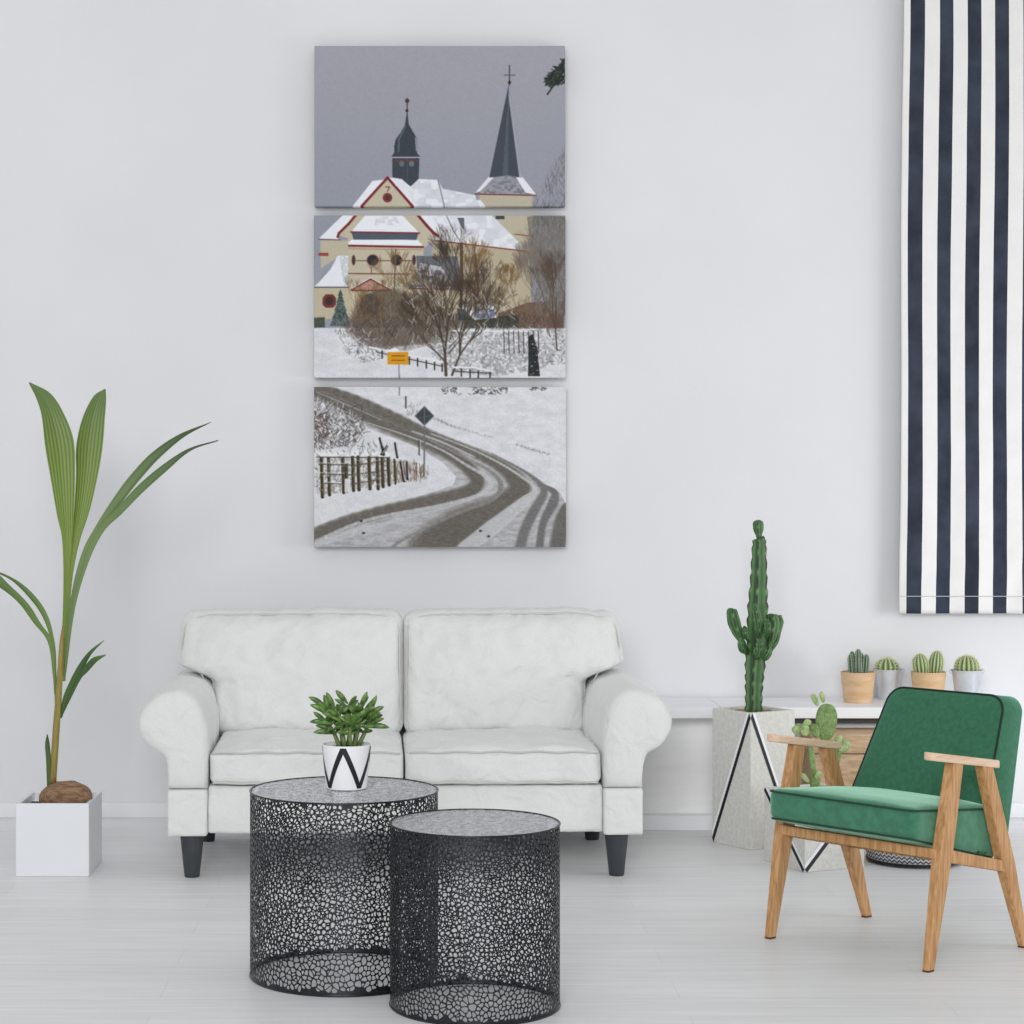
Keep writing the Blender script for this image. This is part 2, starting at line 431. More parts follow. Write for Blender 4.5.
def drum(name, label, loc, R, Hh, seed, sp, rotz=0):
    rnd = random.Random(seed)
    t = thing(name, label, 'side table', loc, rotz, 'perforated metal drum tables')
    C = 2 * PI * R; nx = round(C / sp); dx = C / nx; dz = dx * 1.15; pts = []
    rows = int(Hh / dz)
    base = []
    for j in range(rows + 1):
        for i in range(nx):
            base.append(((i + .5 * (j % 2)) * dx + rnd.uniform(-.48, .48) * dx, (j + .5) * Hh / (rows + 1) + rnd.uniform(-.45, .45) * dz))
    # drop and merge some for a mix of big and small cells
    base = [b for b in base if rnd.random() > .15]
    m = .05
    pts = list(base) + [(x + C, z) for x, z in base if x < m] + [(x - C, z) for x, z in base if x > C - m]
    pts += [(x, -z) for x, z in pts if z < m] + [(x, 2 * Hh - z) for x, z in pts if z > Hh - m]
    bm = BM()
    lattice(bm, pts, lambda p, poly: 0 <= p.x < C and 0 < p.y < Hh, lambda v: (R * math.cos(v.x / R), R * math.sin(v.x / R), min(max(v.y, 0), Hh)), .0010)
    bmesh.ops.remove_doubles(bm, verts=bm.verts, dist=2e-5)
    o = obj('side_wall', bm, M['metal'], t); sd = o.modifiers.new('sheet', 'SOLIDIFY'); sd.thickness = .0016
    sp2 = sp * 1.0; n = int(R / sp2) + 3
    pts = [((i + .5 * (j % 2)) * sp2 + rnd.uniform(-.45, .45) * sp2, j * sp2 * .9 + rnd.uniform(-.42, .42) * sp2) for i in range(-n, n) for j in range(-n - 3, n + 4)]
    def mp(v):
        r = v.length
        if r > R - .003: v = v * ((R - .003) / r)
        return (v.x, v.y, Hh)
    bm = BM()
    lattice(bm, pts, lambda p, poly: p.length < R - .003, mp, .0010, lambda p, poly: max(v.length for v in poly) > R - .008)
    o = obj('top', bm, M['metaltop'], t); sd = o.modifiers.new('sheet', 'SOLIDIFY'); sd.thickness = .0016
    for zz, nm in ((Hh, 'top_rim'), (.004, 'bottom_rim')):
        bm = BM(); tube(bm, [(R * math.cos(2 * PI * i / 96), R * math.sin(2 * PI * i / 96), zz) for i in range(96)], .0026, 8, closed=True)
        obj(nm, bm, M['metal'], t, True)
    return t
R1, Y1 = .254, 5.58
drum('drum_side_table', 'larger perforated black metal drum table, behind, holding the succulent pot', (-.2065, Y1, 0), .2555, .502, 3, .0118)
drum('drum_side_table', 'smaller perforated black metal drum table, in front, with an empty top', (.1405, 5.25, 0), .2175, .466, 5, .0108, 1.0)

# ------------------------------------------------------------ succulent in zigzag pot
zt = .5035
t = thing('potted_succulent', 'white pot with black zigzag lines holding a bushy green succulent, on the drum table', 'potted plant', (-.2006, 5.596, zt))
bm = BM(); lathe(bm, [(.05, .0), (.0560, .003), (.0665, .122), (.0630, .122), (.0600, .110), (.0, .110)], 56, cap=False)
obj('pot', bm, M['potwhite'], t, True).modifiers.new('e', 'EDGE_SPLIT')
bm = BM()
def potpt(a, z, off=.0009):
    r = .0560 + (.0665 - .0560) * (z - .003) / .119 + off
    return Vector((r * math.cos(a), r * math.sin(a), z))
for k in range(8):
    a0 = math.radians(-90 - 6 + 45 * k); a1 = a0 + math.radians(45)
    z0, z1 = (.117, .006) if k % 2 == 0 else (.006, .117)
    prev = None
    for q in range(13):
        f = q / 12; a = a0 + (a1 - a0) * f; z = z0 + (z1 - z0) * f
        w = .155
        cur = (bm.verts.new(potpt(a - w * .75, z)), bm.verts.new(potpt(a + w * .75, z)))
        if prev: bm.faces.new((prev[0], prev[1], cur[1], cur[0]))
        prev = cur
obj('zigzag_line', bm, M['black'], t, True, recalc=False)
bm = BM(); lathe(bm, [(.0598, .111), (.03, .1125), (.001, .113)], 32, cap=False); obj('soil', bm, M['soil'], t)
rnd = random.Random(11)
bs, bl = BM(), BM()
stems = [(-.018, 0, -.055, .01, .075), (-.004, -.012, -.022, -.02, .11), (.004, .01, .004, .02, .12), (.02, -.008, .03, -.02, .115), (.03, .008, .062, .005, .085), (-.01, .02, -.04, .03, .10), (.012, -.02, .018, -.045, .085), (.02, .02, .045, .035, .10)]
def leafblob(p, d, L, w):
    d = Vector(d).normalized()
    c = Vector(p) + d * L * .5
    pts = [Vector(p) + d * L * f + Vector((0, 0, .10 * L * math.sin(f * 2.6) * (1 if d.z < .6 else 0))) for f in np.linspace(0, 1, 9)]
    rad = [w * x for x in (.32, .5, .72, .9, 1, 1, .88, .62, .12)]
    tube(bl, pts, rad, 9, flat=.62)
for (x0, y0, x1, y1, hh) in stems:
    A = Vector((x0, y0, .112)); B = Vector((x1, y1, .112 + hh * .92))
    mid = (A + B) / 2 + Vector((rnd.uniform(-.01, .01), 0, .01))
    C = cr_spline([A, mid, B], 9); tube(bs, C, lerp_list([.0065, .005, .004], 9), 8)
    lv = 11
    for k in range(lv):
        f = .42 + .58 * k / (lv - 1); p = C[int(f * 8)]
        an = k * 2.4 + x0 * 90; up = .15 + 1.25 * max(0, f - .45)
        out = Vector((math.cos(an), math.sin(an), up + rnd.uniform(-.1, .25))) + Vector((x1 * 9, y1 * 6, 0)) * .6
        leafblob(p, out, rnd.uniform(.036, .056), rnd.uniform(.0054, .0074))
for (x, z, dx, dz, L) in ((-.03, .150, -1, .02, .060), (-.038, .176, -1, .06, .062), (-.050, .215, -.8, .5, .062), (-.045, .20, -.9, .45, .06), (.052, .168, 1, -.06, .066), (.055, .195, .9, .5, .055), (.004, .232, -.7, .8, .05), (.035, .21, .35, .9, .06), (.055, .20, .45, .9, .062), (-.03, .215, -.4, .8, .055), (-.045, .21, -.3, .9, .05)):
    leafblob((x, -.01, z), (dx, -.1, dz), L, .0078)
obj('stem', bs, M['succstem'], t, True); obj('foliage', bl, M['succ'], t, True)

# ------------------------------------------------------------ coconut palm in white cube
D0 = 7.0; px0, py0 = -1.3805, 7.0
palm = thing('coconut_palm', 'young coconut palm sprouting from its nut in a white cube planter, left of the sofa', 'potted plant', (px0 + .127, py0 + .112, 0))
OP = Vector((px0 + .127, py0 + .112, 0))
bm = BM()
a, b_, h_ = .125, .112, .249
def sq(s, z): return [(-s, -s, z), (s, -s, z), (s, s, z), (-s, s, z)]
loft(bm, [sq(a, 0), sq(a, h_), sq(b_, h_), sq(b_, .215)], cap=True)
for v in bm.verts: v.co.y = v.co.y * 1.15 + .02
wn(obj('planter', bm, M['planter'], palm), .003)
bm = BM(); 
g = [[bm.verts.new((-.111 + .222 * i / 14, -.111 + .222 * j / 14, .222 + .008 * nz3((i, j, 0), .6))) for j in range(15)] for i in range(15)]
for i in range(14):
    for j in range(14): bm.faces.new((g[i][j], g[i + 1][j], g[i + 1][j + 1], g[i][j + 1]))
obj('soil', bm, M['soil'], palm, True)
bm = BM(); blob(bm, (.026, -.01, .250), (.062, .062, .094), (1, -.15, .04), 32, 20, .92, 3, .03)
for v in bm.verts: v.co += Vector((0, 0, 1)) * .004 * nz3(v.co, 30)
obj('coconut', bm, M['coconut'], palm, True)
DP = 7.10
def L1(cx, cy, y0=370): return (cx / 3.79, y0 + cy / 3.79)
def Wp(p, dd=0): return W(p[0], p[1], DP + dd) - OP
bm = BM()
C = cr_spline([Wp(L1(*p), d) for p, d in (((200, 615, 620), .0), ((212, 430, 620), 0), ((222, 290, 620), 0), ((234, 100, 620), .004), ((240, 20, 620), .008))], 30)
tube(bm, C, lerp_list([.0125, .0125, .0115, .009, .004], 30), 12)
obj('stalk', bm, M['stalk'], palm, True)
def ribbon(bm, L, Rr, dd, n=60, across=12, pleat=.0022, stripe=.16, colA=(106, 134, 62), colB=(150, 176, 76), coltip=(104, 126, 74), fold=.012):
    L_ = cr_spline([Wp(L1(*p)) for p in L], n); R_ = cr_spline([Wp(L1(*p)) for p in Rr], n); D = lerp_list(dd, n)
    cl = bm.loops.layers.float_color.get('Col') or bm.loops.layers.float_color.new('Col')
    ca, cb, ct = s2l(colA), s2l(colB), s2l(coltip)
    G = []; K = []
    for k in range(n):
        f = k / (n - 1); row = []; kr = []
        for j in range(across + 1):
            s = j / across
            p = L_[k].lerp(R_[k], s) + Vector((0, D[k] + pleat * (1 if j % 2 else -1) * math.sin(PI * s) ** .5 * math.sin(PI * min(1, f * 1.05 + .02)) + fold * abs(s - .5) * 2, 0))
            row.append(bm.verts.new(p))
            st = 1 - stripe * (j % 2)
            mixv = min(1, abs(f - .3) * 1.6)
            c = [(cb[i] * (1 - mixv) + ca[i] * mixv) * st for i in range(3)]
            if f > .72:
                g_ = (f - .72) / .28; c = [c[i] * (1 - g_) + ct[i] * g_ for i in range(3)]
            kr.append((*c, 1))
        G.append(row); K.append(kr)
    for k in range(n - 1):
        for j in range(across):
            fc_ = bm.faces.new((G[k][j], G[k][j + 1], G[k + 1][j + 1], G[k + 1][j]))
            for lp, c in zip(fc_.loops, (K[k][j], K[k][j + 1], K[k + 1][j + 1], K[k + 1][j])): lp[cl] = c
def leafobj(name, parts, **kw):
    bm = BM()
    for L, Rr, dd in parts: ribbon(bm, L, Rr, dd, **kw)
    return obj(name, bm, M['leaf'], palm, True, recalc=False)
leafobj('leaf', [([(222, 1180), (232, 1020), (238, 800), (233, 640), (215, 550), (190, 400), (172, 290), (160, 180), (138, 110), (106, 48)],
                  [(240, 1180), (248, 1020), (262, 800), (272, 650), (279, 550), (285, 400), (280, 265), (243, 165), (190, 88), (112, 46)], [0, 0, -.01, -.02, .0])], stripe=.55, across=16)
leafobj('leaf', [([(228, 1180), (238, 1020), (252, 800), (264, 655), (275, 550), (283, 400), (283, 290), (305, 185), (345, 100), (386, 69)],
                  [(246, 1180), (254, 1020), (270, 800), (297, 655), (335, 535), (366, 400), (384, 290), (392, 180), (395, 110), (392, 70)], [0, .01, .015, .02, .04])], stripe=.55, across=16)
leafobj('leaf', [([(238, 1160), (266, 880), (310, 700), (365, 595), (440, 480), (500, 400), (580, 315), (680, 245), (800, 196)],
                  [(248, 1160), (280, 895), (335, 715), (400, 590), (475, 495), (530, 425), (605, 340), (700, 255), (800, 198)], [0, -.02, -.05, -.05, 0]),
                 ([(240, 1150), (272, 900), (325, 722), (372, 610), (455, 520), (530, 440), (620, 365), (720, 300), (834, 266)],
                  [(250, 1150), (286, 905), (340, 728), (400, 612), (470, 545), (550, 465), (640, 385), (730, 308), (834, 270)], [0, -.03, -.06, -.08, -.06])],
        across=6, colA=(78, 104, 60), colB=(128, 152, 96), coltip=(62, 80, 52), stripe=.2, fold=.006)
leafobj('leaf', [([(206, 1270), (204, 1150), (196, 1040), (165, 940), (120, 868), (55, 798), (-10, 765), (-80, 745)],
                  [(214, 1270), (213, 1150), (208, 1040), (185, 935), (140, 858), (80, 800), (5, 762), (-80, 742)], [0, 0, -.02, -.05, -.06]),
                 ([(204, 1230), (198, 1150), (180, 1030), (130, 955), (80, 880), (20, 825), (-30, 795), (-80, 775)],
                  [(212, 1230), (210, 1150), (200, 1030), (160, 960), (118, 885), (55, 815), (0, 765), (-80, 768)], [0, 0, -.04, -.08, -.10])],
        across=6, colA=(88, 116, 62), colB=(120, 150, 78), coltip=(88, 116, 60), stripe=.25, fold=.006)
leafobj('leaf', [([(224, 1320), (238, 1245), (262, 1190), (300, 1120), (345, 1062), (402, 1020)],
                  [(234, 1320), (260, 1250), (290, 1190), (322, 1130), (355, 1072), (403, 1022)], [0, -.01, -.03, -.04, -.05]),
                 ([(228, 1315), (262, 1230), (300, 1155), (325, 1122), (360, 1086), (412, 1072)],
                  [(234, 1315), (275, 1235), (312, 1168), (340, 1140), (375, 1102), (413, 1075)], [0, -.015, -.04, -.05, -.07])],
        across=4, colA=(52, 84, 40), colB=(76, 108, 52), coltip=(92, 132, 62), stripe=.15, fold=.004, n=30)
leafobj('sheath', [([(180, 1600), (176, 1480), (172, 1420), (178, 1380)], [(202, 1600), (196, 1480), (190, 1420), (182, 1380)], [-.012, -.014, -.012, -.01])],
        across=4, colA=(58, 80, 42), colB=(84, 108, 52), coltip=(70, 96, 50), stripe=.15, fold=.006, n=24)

# ------------------------------------------------------------ concrete planters
def concrete(t, side, hh, up):
    bm = BM(); s = side; w = .018
    def q(i, z): return [(i, i, z), (s - i, i, z), (s - i, s - i, z), (i, s - i, z)]
    loft(bm, [q(0, 0), q(0, hh), q(w, hh), q(w, hh - .025)], cap=True)
    wn(obj('planter', bm, M['concrete'], t), .003)
    bm = BM(); bw = BM()
    # inlaid stripes on every face, meeting at the corners
    wd = .0145; e = .0008
    def face(k):
        o = [Vector((0, 0, 0)), Vector((s, 0, 0)), Vector((s, s, 0)), Vector((0, s, 0))][k]
        d = [Vector((1, 0, 0)), Vector((0, 1, 0)), Vector((-1, 0, 0)), Vector((0, -1, 0))][k]
        n = [Vector((0, -1, 0)), Vector((1, 0, 0)), Vector((0, 1, 0)), Vector((-1, 0, 0))][k]
        return o, d, n
    for k in range(4):
        o, d, n = face(k)
        rev = (k in (1, 3)) ^ True
        if up: p0, p1 = ((0, hh), (s, 0)) if k in (0, 2) else ((s, hh), (0, 0))
        else: p0, p1 = ((0, 0), (s, hh)) if k in (0, 2) else ((s, 0), (0, hh))
        A = Vector(p0); B = Vector(p1); dr = (B - A).normalized(); pr = Vector((-dr.y, dr.x))
        if pr.y < 0: pr = -pr
        if not up: pass
        for bmx, o0, o1, ee in ((bm, -.5, .5, e), (bw, (-1.25 if not up else .5), (-.5 if not up else 1.25), e * .9)):
            fx = lambda x: min(max(x, .0), s)
            if not up and bmx is bw: o0, o1 = .5, 1.25
            def cl(P, off):
                # slide along the stripe so the end stays on the face
                Q = P + pr * off * wd
                x = min(max(Q.x, 0), s); 
                if abs(dr.x) > 1e-6: Q = Q + dr * ((x - Q.x) / dr.x)
                z = min(max(Q.y, 0), hh); Q = Q + dr * ((z - Q.y) / dr.y)
                return Vector((min(max(Q.x, 0), s), z))
            P4 = [cl(A, o0), cl(B, o0), cl(B, o1), cl(A, o1)]
            bmx.faces.new([bmx.verts.new(o + d * p.x + Vector((0, 0, p.y)) + n * ee) for p in P4])
    obj('inlay_line', bm, M['black'], t, recalc=False); obj('inlay_line', bw, M['whiteline'], t, recalc=False)
    bm = BM(); g = [[bm.verts.new((w + (s - 2 * w) * i / 12, w + (s - 2 * w) * j / 12, hh - .012 + .006 * nz3((i, j, 3), .7))) for j in range(13)] for i in range(13)]
    for i in range(12):
        for j in range(12): bm.faces.new((g[i][j], g[i + 1][j], g[i + 1][j + 1], g[i][j + 1]))
    obj('gravel', bm, M['gravel'], t, True)
tall = thing('potted_cactus', 'tall ribbed branching green cactus in a high square concrete planter', 'potted plant', (1.209, 7.495, 0), math.radians(32))
concrete(tall, .216, .502, True)
low = thing('potted_cactus', 'prickly pear cactus in a low square concrete planter behind the armchair', 'potted plant', (1.3245, 7.06, 0), math.radians(24))
concrete(low, .25, .262, False)

def ribstem(bm, be, C, rad, ribs=5, depth=.22, seg=40, bump=0, phase=0, cols=((44, 58, 38), (106, 150, 90), (56, 98, 58))):
    cl = bm.verts.layers.float_color.get('Col') or bm.verts.layers.float_color.new('Col')
    K = [s2l(c) for c in cols]
    C = [Vector(c) for c in C]; fr = frames(C); rings = []
    for k, (c, r, (u, w)) in enumerate(zip(C, rad, fr)):
        ring = []
        for i in range(seg):
            a = 2 * PI * i / seg
            cc = (.5 + .5 * math.cos(ribs * (a + phase))) ** 2.2
            rr = r * (1 - depth + 2 * depth * cc * (1 + bump * math.sin(k * 2.1)))
            ring.append(c + u * rr * math.cos(a) + w * rr * math.sin(a))
        rings.append(ring)
    RR = loft(bm, rings)
    for k, ring in enumerate(RR):
        for i, v in enumerate(ring):
            g = .5 + .5 * math.cos(ribs * (2 * PI * i / seg + phase))
            n_ = .85 + .3 * noise.noise(v.co * 40)
            if g > .86: c = K[0] if (k % 4) or cols[0][0] > 90 else K[1]
            else: c = tuple(K[1][q] * (g / .86) + K[2][q] * (1 - g / .86) for q in range(3))
            v[cl] = (*[x * n_ for x in c], 1)
    if False:
        for j in range(ribs):
            a = 2 * PI * j / ribs - phase
            for k in range(1, len(C) - 1, 2):
                u, w = fr[k]; r = rad[k] * (1 + depth) * 1.0
                d = u * math.cos(a) + w * math.sin(a)
                blob(be, C[k] + d * r, (.0035, .0035, .005), d, 5, 3)
# tall euphorbia; local frame of the planter, so build in world and convert
Minv = (Matrix.Translation(tall.location) @ Matrix.Rotation(math.radians(32), 4, 'Z')).inverted()
def T1(cx, cy, dd=0): return Minv @ W(700 + cx / 4.875, 510 + cy / 4.875, 7.662 + dd)
k1 = 7.662 / F / 4.875   # crop pixel to metres
bm, be = BM(), BM()
n = 46
C = cr_spline([T1(264, 985), T1(266, 870), T1(272, 760), T1(282, 600), T1(286, 450), T1(290, 300), T1(291, 160), T1(290, 140)], n)
ribstem(bm, be, C, [x * k1 for x in lerp_list([35, 35, 38, 43, 43, 41, 35, 31, 27, 20], n)], 5, .27, 60, .22, .3)
C = cr_spline([T1(289, 150), T1(289, 130), T1(287, 110), T1(286, 85), T1(285, 60), T1(285, 48)], 14)
ribstem(bm, be, C, [x * k1 for x in lerp_list([12, 12, 16, 23, 25, 22, 8], 14)], 5, .15, 40, 0, .3)
for pts, r in (
    ([T1(235, 690, -.01), T1(205, 640, -.03), T1(185, 600, -.03), T1(165, 545, -.03), T1(155, 490, -.03), T1(155, 478, -.03)], [8, 12, 22, 27, 22, 6]),
    ([T1(240, 640, -.03), T1(222, 610, -.04), T1(218, 580, -.04), T1(216, 565, -.04)], [8, 13, 13, 4]),
    ([T1(232, 700, -.01), T1(205, 680, -.04), T1(198, 650, -.05), T1(196, 620, -.05)], [8, 14, 14, 5]),
    ([T1(300, 715, 0), T1(335, 660, -.01), T1(350, 600, -.02), T1(355, 550, -.02), T1(352, 512, -.02), T1(352, 505, -.02)], [9, 14, 28, 32, 22, 6]),
    ([T1(310, 720, .02), T1(365, 650, .03), T1(380, 590, .03), T1(388, 545, .03), T1(390, 512, .03)], [9, 12, 14, 18, 6]),
    ([T1(305, 730, -.01), T1(325, 715, -.04), T1(340, 690, -.05), T1(345, 655, -.05)], [9, 15, 14, 5]),
    ([T1(275, 720, -.03), T1(290, 690, -.055), T1(290, 655, -.06), T1(288, 635, -.06)], [12, 18, 17, 5]),
    ([T1(285, 620, -.03), T1(285, 560, -.05), T1(275, 500, -.055), T1(268, 455, -.055)], [12, 20, 18, 5]),
    ([T1(325, 630, -.02), T1(330, 590, -.05), T1(328, 555, -.055), T1(328, 530, -.055)], [8, 16, 16, 4])):
    m_ = 18; ribstem(bm, be, cr_spline(pts, m_), [x * k1 for x in lerp_list(r, m_)], 4, .2, 32, 0, .5)
obj('cactus', bm, M['cactus'], tall, True)
# prickly pear
Minv2 = (Matrix.Translation(low.location) @ Matrix.Rotation(math.radians(24), 4, 'Z')).inverted()
def T2(cx, cy, dd=0): return Minv2 @ W(780 + cx / 8.53, 690 + cy / 8.53, 7.22 + dd)
k2 = 7.22 / F / 8.53
bm, bp_, bsn = BM(), BM(), BM()
def pad(m_, cx, cy, rx, rz, tilt, dd=0, yaw=0, label=None):
    c = T2(cx, cy, dd); R_ = Matrix.Rotation(-math.radians(24) + yaw, 3, 'Z') @ Matrix.Rotation(tilt, 3, 'Y')
    tmp = BM(); th = min(rx * k2 * .45, .010); blob(tmp, (0, 0, 0), (rx * k2, th, rz * k2), (0, 0, 1), 24, 14, .8, taper=-.12)
    rnd_ = random.Random(int(cx + cy))
    for _ in range(int(rx * rz / 110)):
        a = rnd_.uniform(0, 2 * PI); q = rnd_.random() ** .5 * .8
        spikes(tmp, [((rx * k2 * q * math.cos(a), -th * math.sqrt(1 - q * q), rz * k2 * q * math.sin(a)), (0, -1, .2))], .003, .0011, mi=1)
    for v in tmp.verts: v.co = R_ @ v.co + c
    obj('pad', tmp, [m_, M['spine']], low, True, label)
for a in ((395, 275, 92, 158, .05, 0), (372, 500, 30, 130, .02, .02), (275, 600, 26, 150, -.12, -.01), (300, 800, 45, 110, .0, 0), (300, 350, 42, 60, -.3, -.02), (495, 560, 24, 90, .05, .02)):
    pad(M['pear'], *a)
for a in ((300, 85, 26, 55, -.45, 0), (362, 62, 22, 50, -.25, 0), (140, 345, 34, 42, -.7, -.02), (213, 345, 38, 50, 0, -.03), (232, 290, 34, 42, .3, -.01),
          (545, 480, 50, 58, .5, 0), (500, 420, 34, 40, -.2, -.01), (215, 750, 22, 50, -.7, -.03), (325, 725, 24, 40, .6, -.03), (160, 310, 20, 26, .2, 0)):
    pad(M['pearpale'], *a, label='small pale young pad')

# ------------------------------------------------------------ basket
t = thing('woven_basket', 'round black and white woven basket on the floor behind the green armchair', 'basket', (1.755, 7.285, 0))
def basket_mat():
    m = bpy.data.materials.new('woven black and white'); m.use_nodes = True
    nt = m.node_tree; N = nt.nodes; L = nt.links; b = N['Principled BSDF']
    tc = N.new('ShaderNodeTexCoord'); sp_ = N.new('ShaderNodeSeparateXYZ'); L.new(tc.outputs['Object'], sp_.inputs[0])
    at = N.new('ShaderNodeMath'); at.operation = 'ARCTAN2'; L.new(sp_.outputs['Y'], at.inputs[0]); L.new(sp_.outputs['X'], at.inputs[1])
    def mth(op, a, b_):
        x = N.new('ShaderNodeMath'); x.operation = op
        for i, v in enumerate((a, b_)):
            if v is None: continue
            if isinstance(v, (int, float)): x.inputs[i].default_value = v
            else: L.new(v, x.inputs[i])
        return x.outputs[0]
    tri = mth('PINGPONG', mth('MULTIPLY', at.outputs[0], 9), .5)
    zz = mth('MULTIPLY', sp_.outputs['Z'], 75)
    fr_ = mth('PINGPONG', mth('ADD', zz, mth('MULTIPLY', tri, 1.3)), .5)
    st = mth('GREATER_THAN', fr_, .2)
    mx = N.new('ShaderNodeMixRGB'); L.new(st, mx.inputs[0]); mx.inputs[1].default_value = s2l((34, 38, 46)) + (1,); mx.inputs[2].default_value = s2l((214, 216, 220)) + (1,)
    L.new(mx.outputs[0], b.inputs['Base Color']); b.inputs['Roughness'].default_value = .9
    return m
bm = BM(); lathe(bm, [(.0, .002), (.15, .0), (.162, .01), (.172, .06), (.170, .12), (.162, .165), (.155, .168), (.155, .15), (.150, .02), (0, .02)], 64, cap=False)
obj('body', bm, basket_mat(), t, True)
bm = BM(); tube(bm, [(.163 * math.cos(2 * PI * i / 64), .163 * math.sin(2 * PI * i / 64), .01) for i in range(64)], .005, 8, closed=True)
obj('base_rim', bm, M['black'], t, True, label='black rim around the base')

# ------------------------------------------------------------ four small cacti on the console
def tanpot(t):
    bm = BM(); lathe(bm, [(.0, 0), (.052, 0), (.055, .004), (.0675, .117), (.0675, .120), (.063, .120), (.060, .108), (0, .108)], 48, cap=False)
    o = obj('pot', bm, M['tan'], t, True); o.modifiers.new('e', 'EDGE_SPLIT')
def zincpot(t, R=.060, hh=.122):
    bm = BM(); lathe(bm, [(.0, 0), (R * .72, 0), (R * .74, .003), (R * .97, hh - .008), (R * 1.04, hh - .006), (R * 1.06, hh), (R * 1.0, hh), (R * .95, hh - .012), (0, hh - .012)], 48, cap=False)
    o = obj('pot', bm, M['zinc'], t, True); o.modifiers.new('e', 'EDGE_SPLIT')
    for s in (-1, 1):
        bm = BM(); tube(bm, [(s * R * 1.0 + s * .010 * math.sin(a), 0, hh - .010 + .008 * math.cos(a) + .004) for a in np.linspace(0, PI, 9)], .0016, 6)
        obj('handle', bm, M['zinc'], t, True)
def soil(t, r, z):
    bm = BM(); lathe(bm, [(r, z), (r * .5, z + .002), (.001, z + .003)], 32, cap=False); obj('gravel', bm, M['gravel'], t)
def smallplace(px, d): return ((px - CX) * d / F, d, ZS)
def globe(bm, bs_, c, rx, rz, ribs=14, sp=10, L=.007, axis=(0, 0, 1), dens=1):
    cl = bm.verts.layers.float_color.get('Col') or bm.verts.layers.float_color.new('Col')
    bm.verts.ensure_lookup_table(); v0 = len(bm.verts)
    blob(bm, c, (rx, rx, rz), axis, ribs * 4, 14, .9, ribs, .10)
    bm.verts.ensure_lookup_table()
    for k in range(v0, len(bm.verts)):
        i = (k - v0) % (ribs * 4); cc = s2l((212, 214, 166)) if i % 4 == 0 else s2l((140, 162, 106)) if i % 2 else s2l((62, 88, 50))
        bm.verts[k][cl] = (*cc, 1)
    ax = Vector(axis).normalized(); q = Vector((0, 0, 1)).rotation_difference(ax)
    for j in range(ribs):
        a = 2 * PI * j / ribs
        for k in range(sp):
            ph = -1.0 + 2.5 * k / (sp - 1)
            n_ = q @ Vector((math.cos(a) * math.cos(ph), math.sin(a) * math.cos(ph), math.sin(ph)))
            p = Vector(c) + q @ Vector((rx * 1.09 * math.cos(a) * math.cos(ph) ** .9, rx * 1.09 * math.sin(a) * math.cos(ph) ** .9, rz * math.sin(ph))) if math.cos(ph) > 0 else None
            if p is None: continue
            for _ in range(3 * dens):
                spikes(bs_, [(p, n_ + Vector((random.uniform(-.7, .7), random.uniform(-.7, .7), random.uniform(-.5, .7))))], L, .0015)
G4 = 'small potted cacti on the console'
t = thing('potted_cactus', 'leftmost small cactus on the console, a blue-green ribbed cluster in a tan pot', 'potted plant', smallplace(858, 8.05), 0, G4)
tanpot(t); soil(t, .0600, .108)
bm, bs_ = BM(), BM()
for x, y, hh, r in ((-.025, -.004, .080, .0110), (-.001, -.010, .102, .012), (.026, -.004, .080, .012), (.012, .018, .086, .011), (-.016, .018, .090, .0105)):
    C = [Vector((x * (1 + .25 * f), y, .108 + hh * f)) for f in (0, .15, .3, .45, .6, .75, .86, .93, .98, 1)]
    rr = [r * q for q in (.8, .95, 1, 1, 1, .98, .9, .72, .45, .15)]
    ribstem(bm, None, C, rr, 6, .22, 36, cols=((196, 206, 178), (122, 152, 126), (62, 92, 76)))
    for j in range(6):
        a = 2 * PI * j / 6
        for k in range(1, 10):
            u, w = frames(C)[0]; d = u * math.cos(a) + w * math.sin(a)
            spikes(bs_, [(C[k] + d * rr[k] * 1.18, d)], .003, .0012)
obj('cactus', bm, M['ccol'], t, True); obj('spine', bs_, M['spine'], t)
t = thing('potted_cactus', 'small spiny globe cactus in a zinc pot, between the two tan pots', 'potted plant', smallplace(888.5, 8.145), 0, G4)
zincpot(t, .056); soil(t, .054, .110)
bm, bs_ = BM(), BM(); globe(bm, bs_, (-.006, 0, .126), .044, .038, 13, 10, .011, dens=1); obj('cactus', bm, M['cglob'], t, True); obj('spine', bs_, M['spine'], t)
t = thing('potted_cactus', 'two egg-shaped green cacti side by side in one tan pot', 'potted plant', smallplace(928.5, 8.05), 0, G4)
tanpot(t); soil(t, .0600, .108)
bm, bs_ = BM(), BM(); globe(bm, bs_, (-.030, 0, .144), .030, .046, 12, 14, .004, (-.12, 0, 1), dens=1); globe(bm, bs_, (.030, .0, .150), .027, .052, 12, 14, .004, (.1, 0, 1), dens=1)
globe(bm, bs_, (-.05, .004, .155), .011, .018, 6, 4, .003, (-.5, 0, 1))
obj('cactus', bm, M['cglob'], t, True); obj('spine', bs_, M['spine'], t)
t = thing('potted_cactus', 'rightmost small cactus on the console, a ribbed globe in a zinc pot', 'potted plant', smallplace(967, 8.05), 0, G4)
zincpot(t, .0595, .127); soil(t, .057, .115)
bm, bs_ = BM(), BM(); globe(bm, bs_, (0, 0, .136), .045, .046, 15, 11, .008, dens=1); obj('cactus', bm, M['cglob'], t, True); obj('spine', bs_, M['spine'], t)

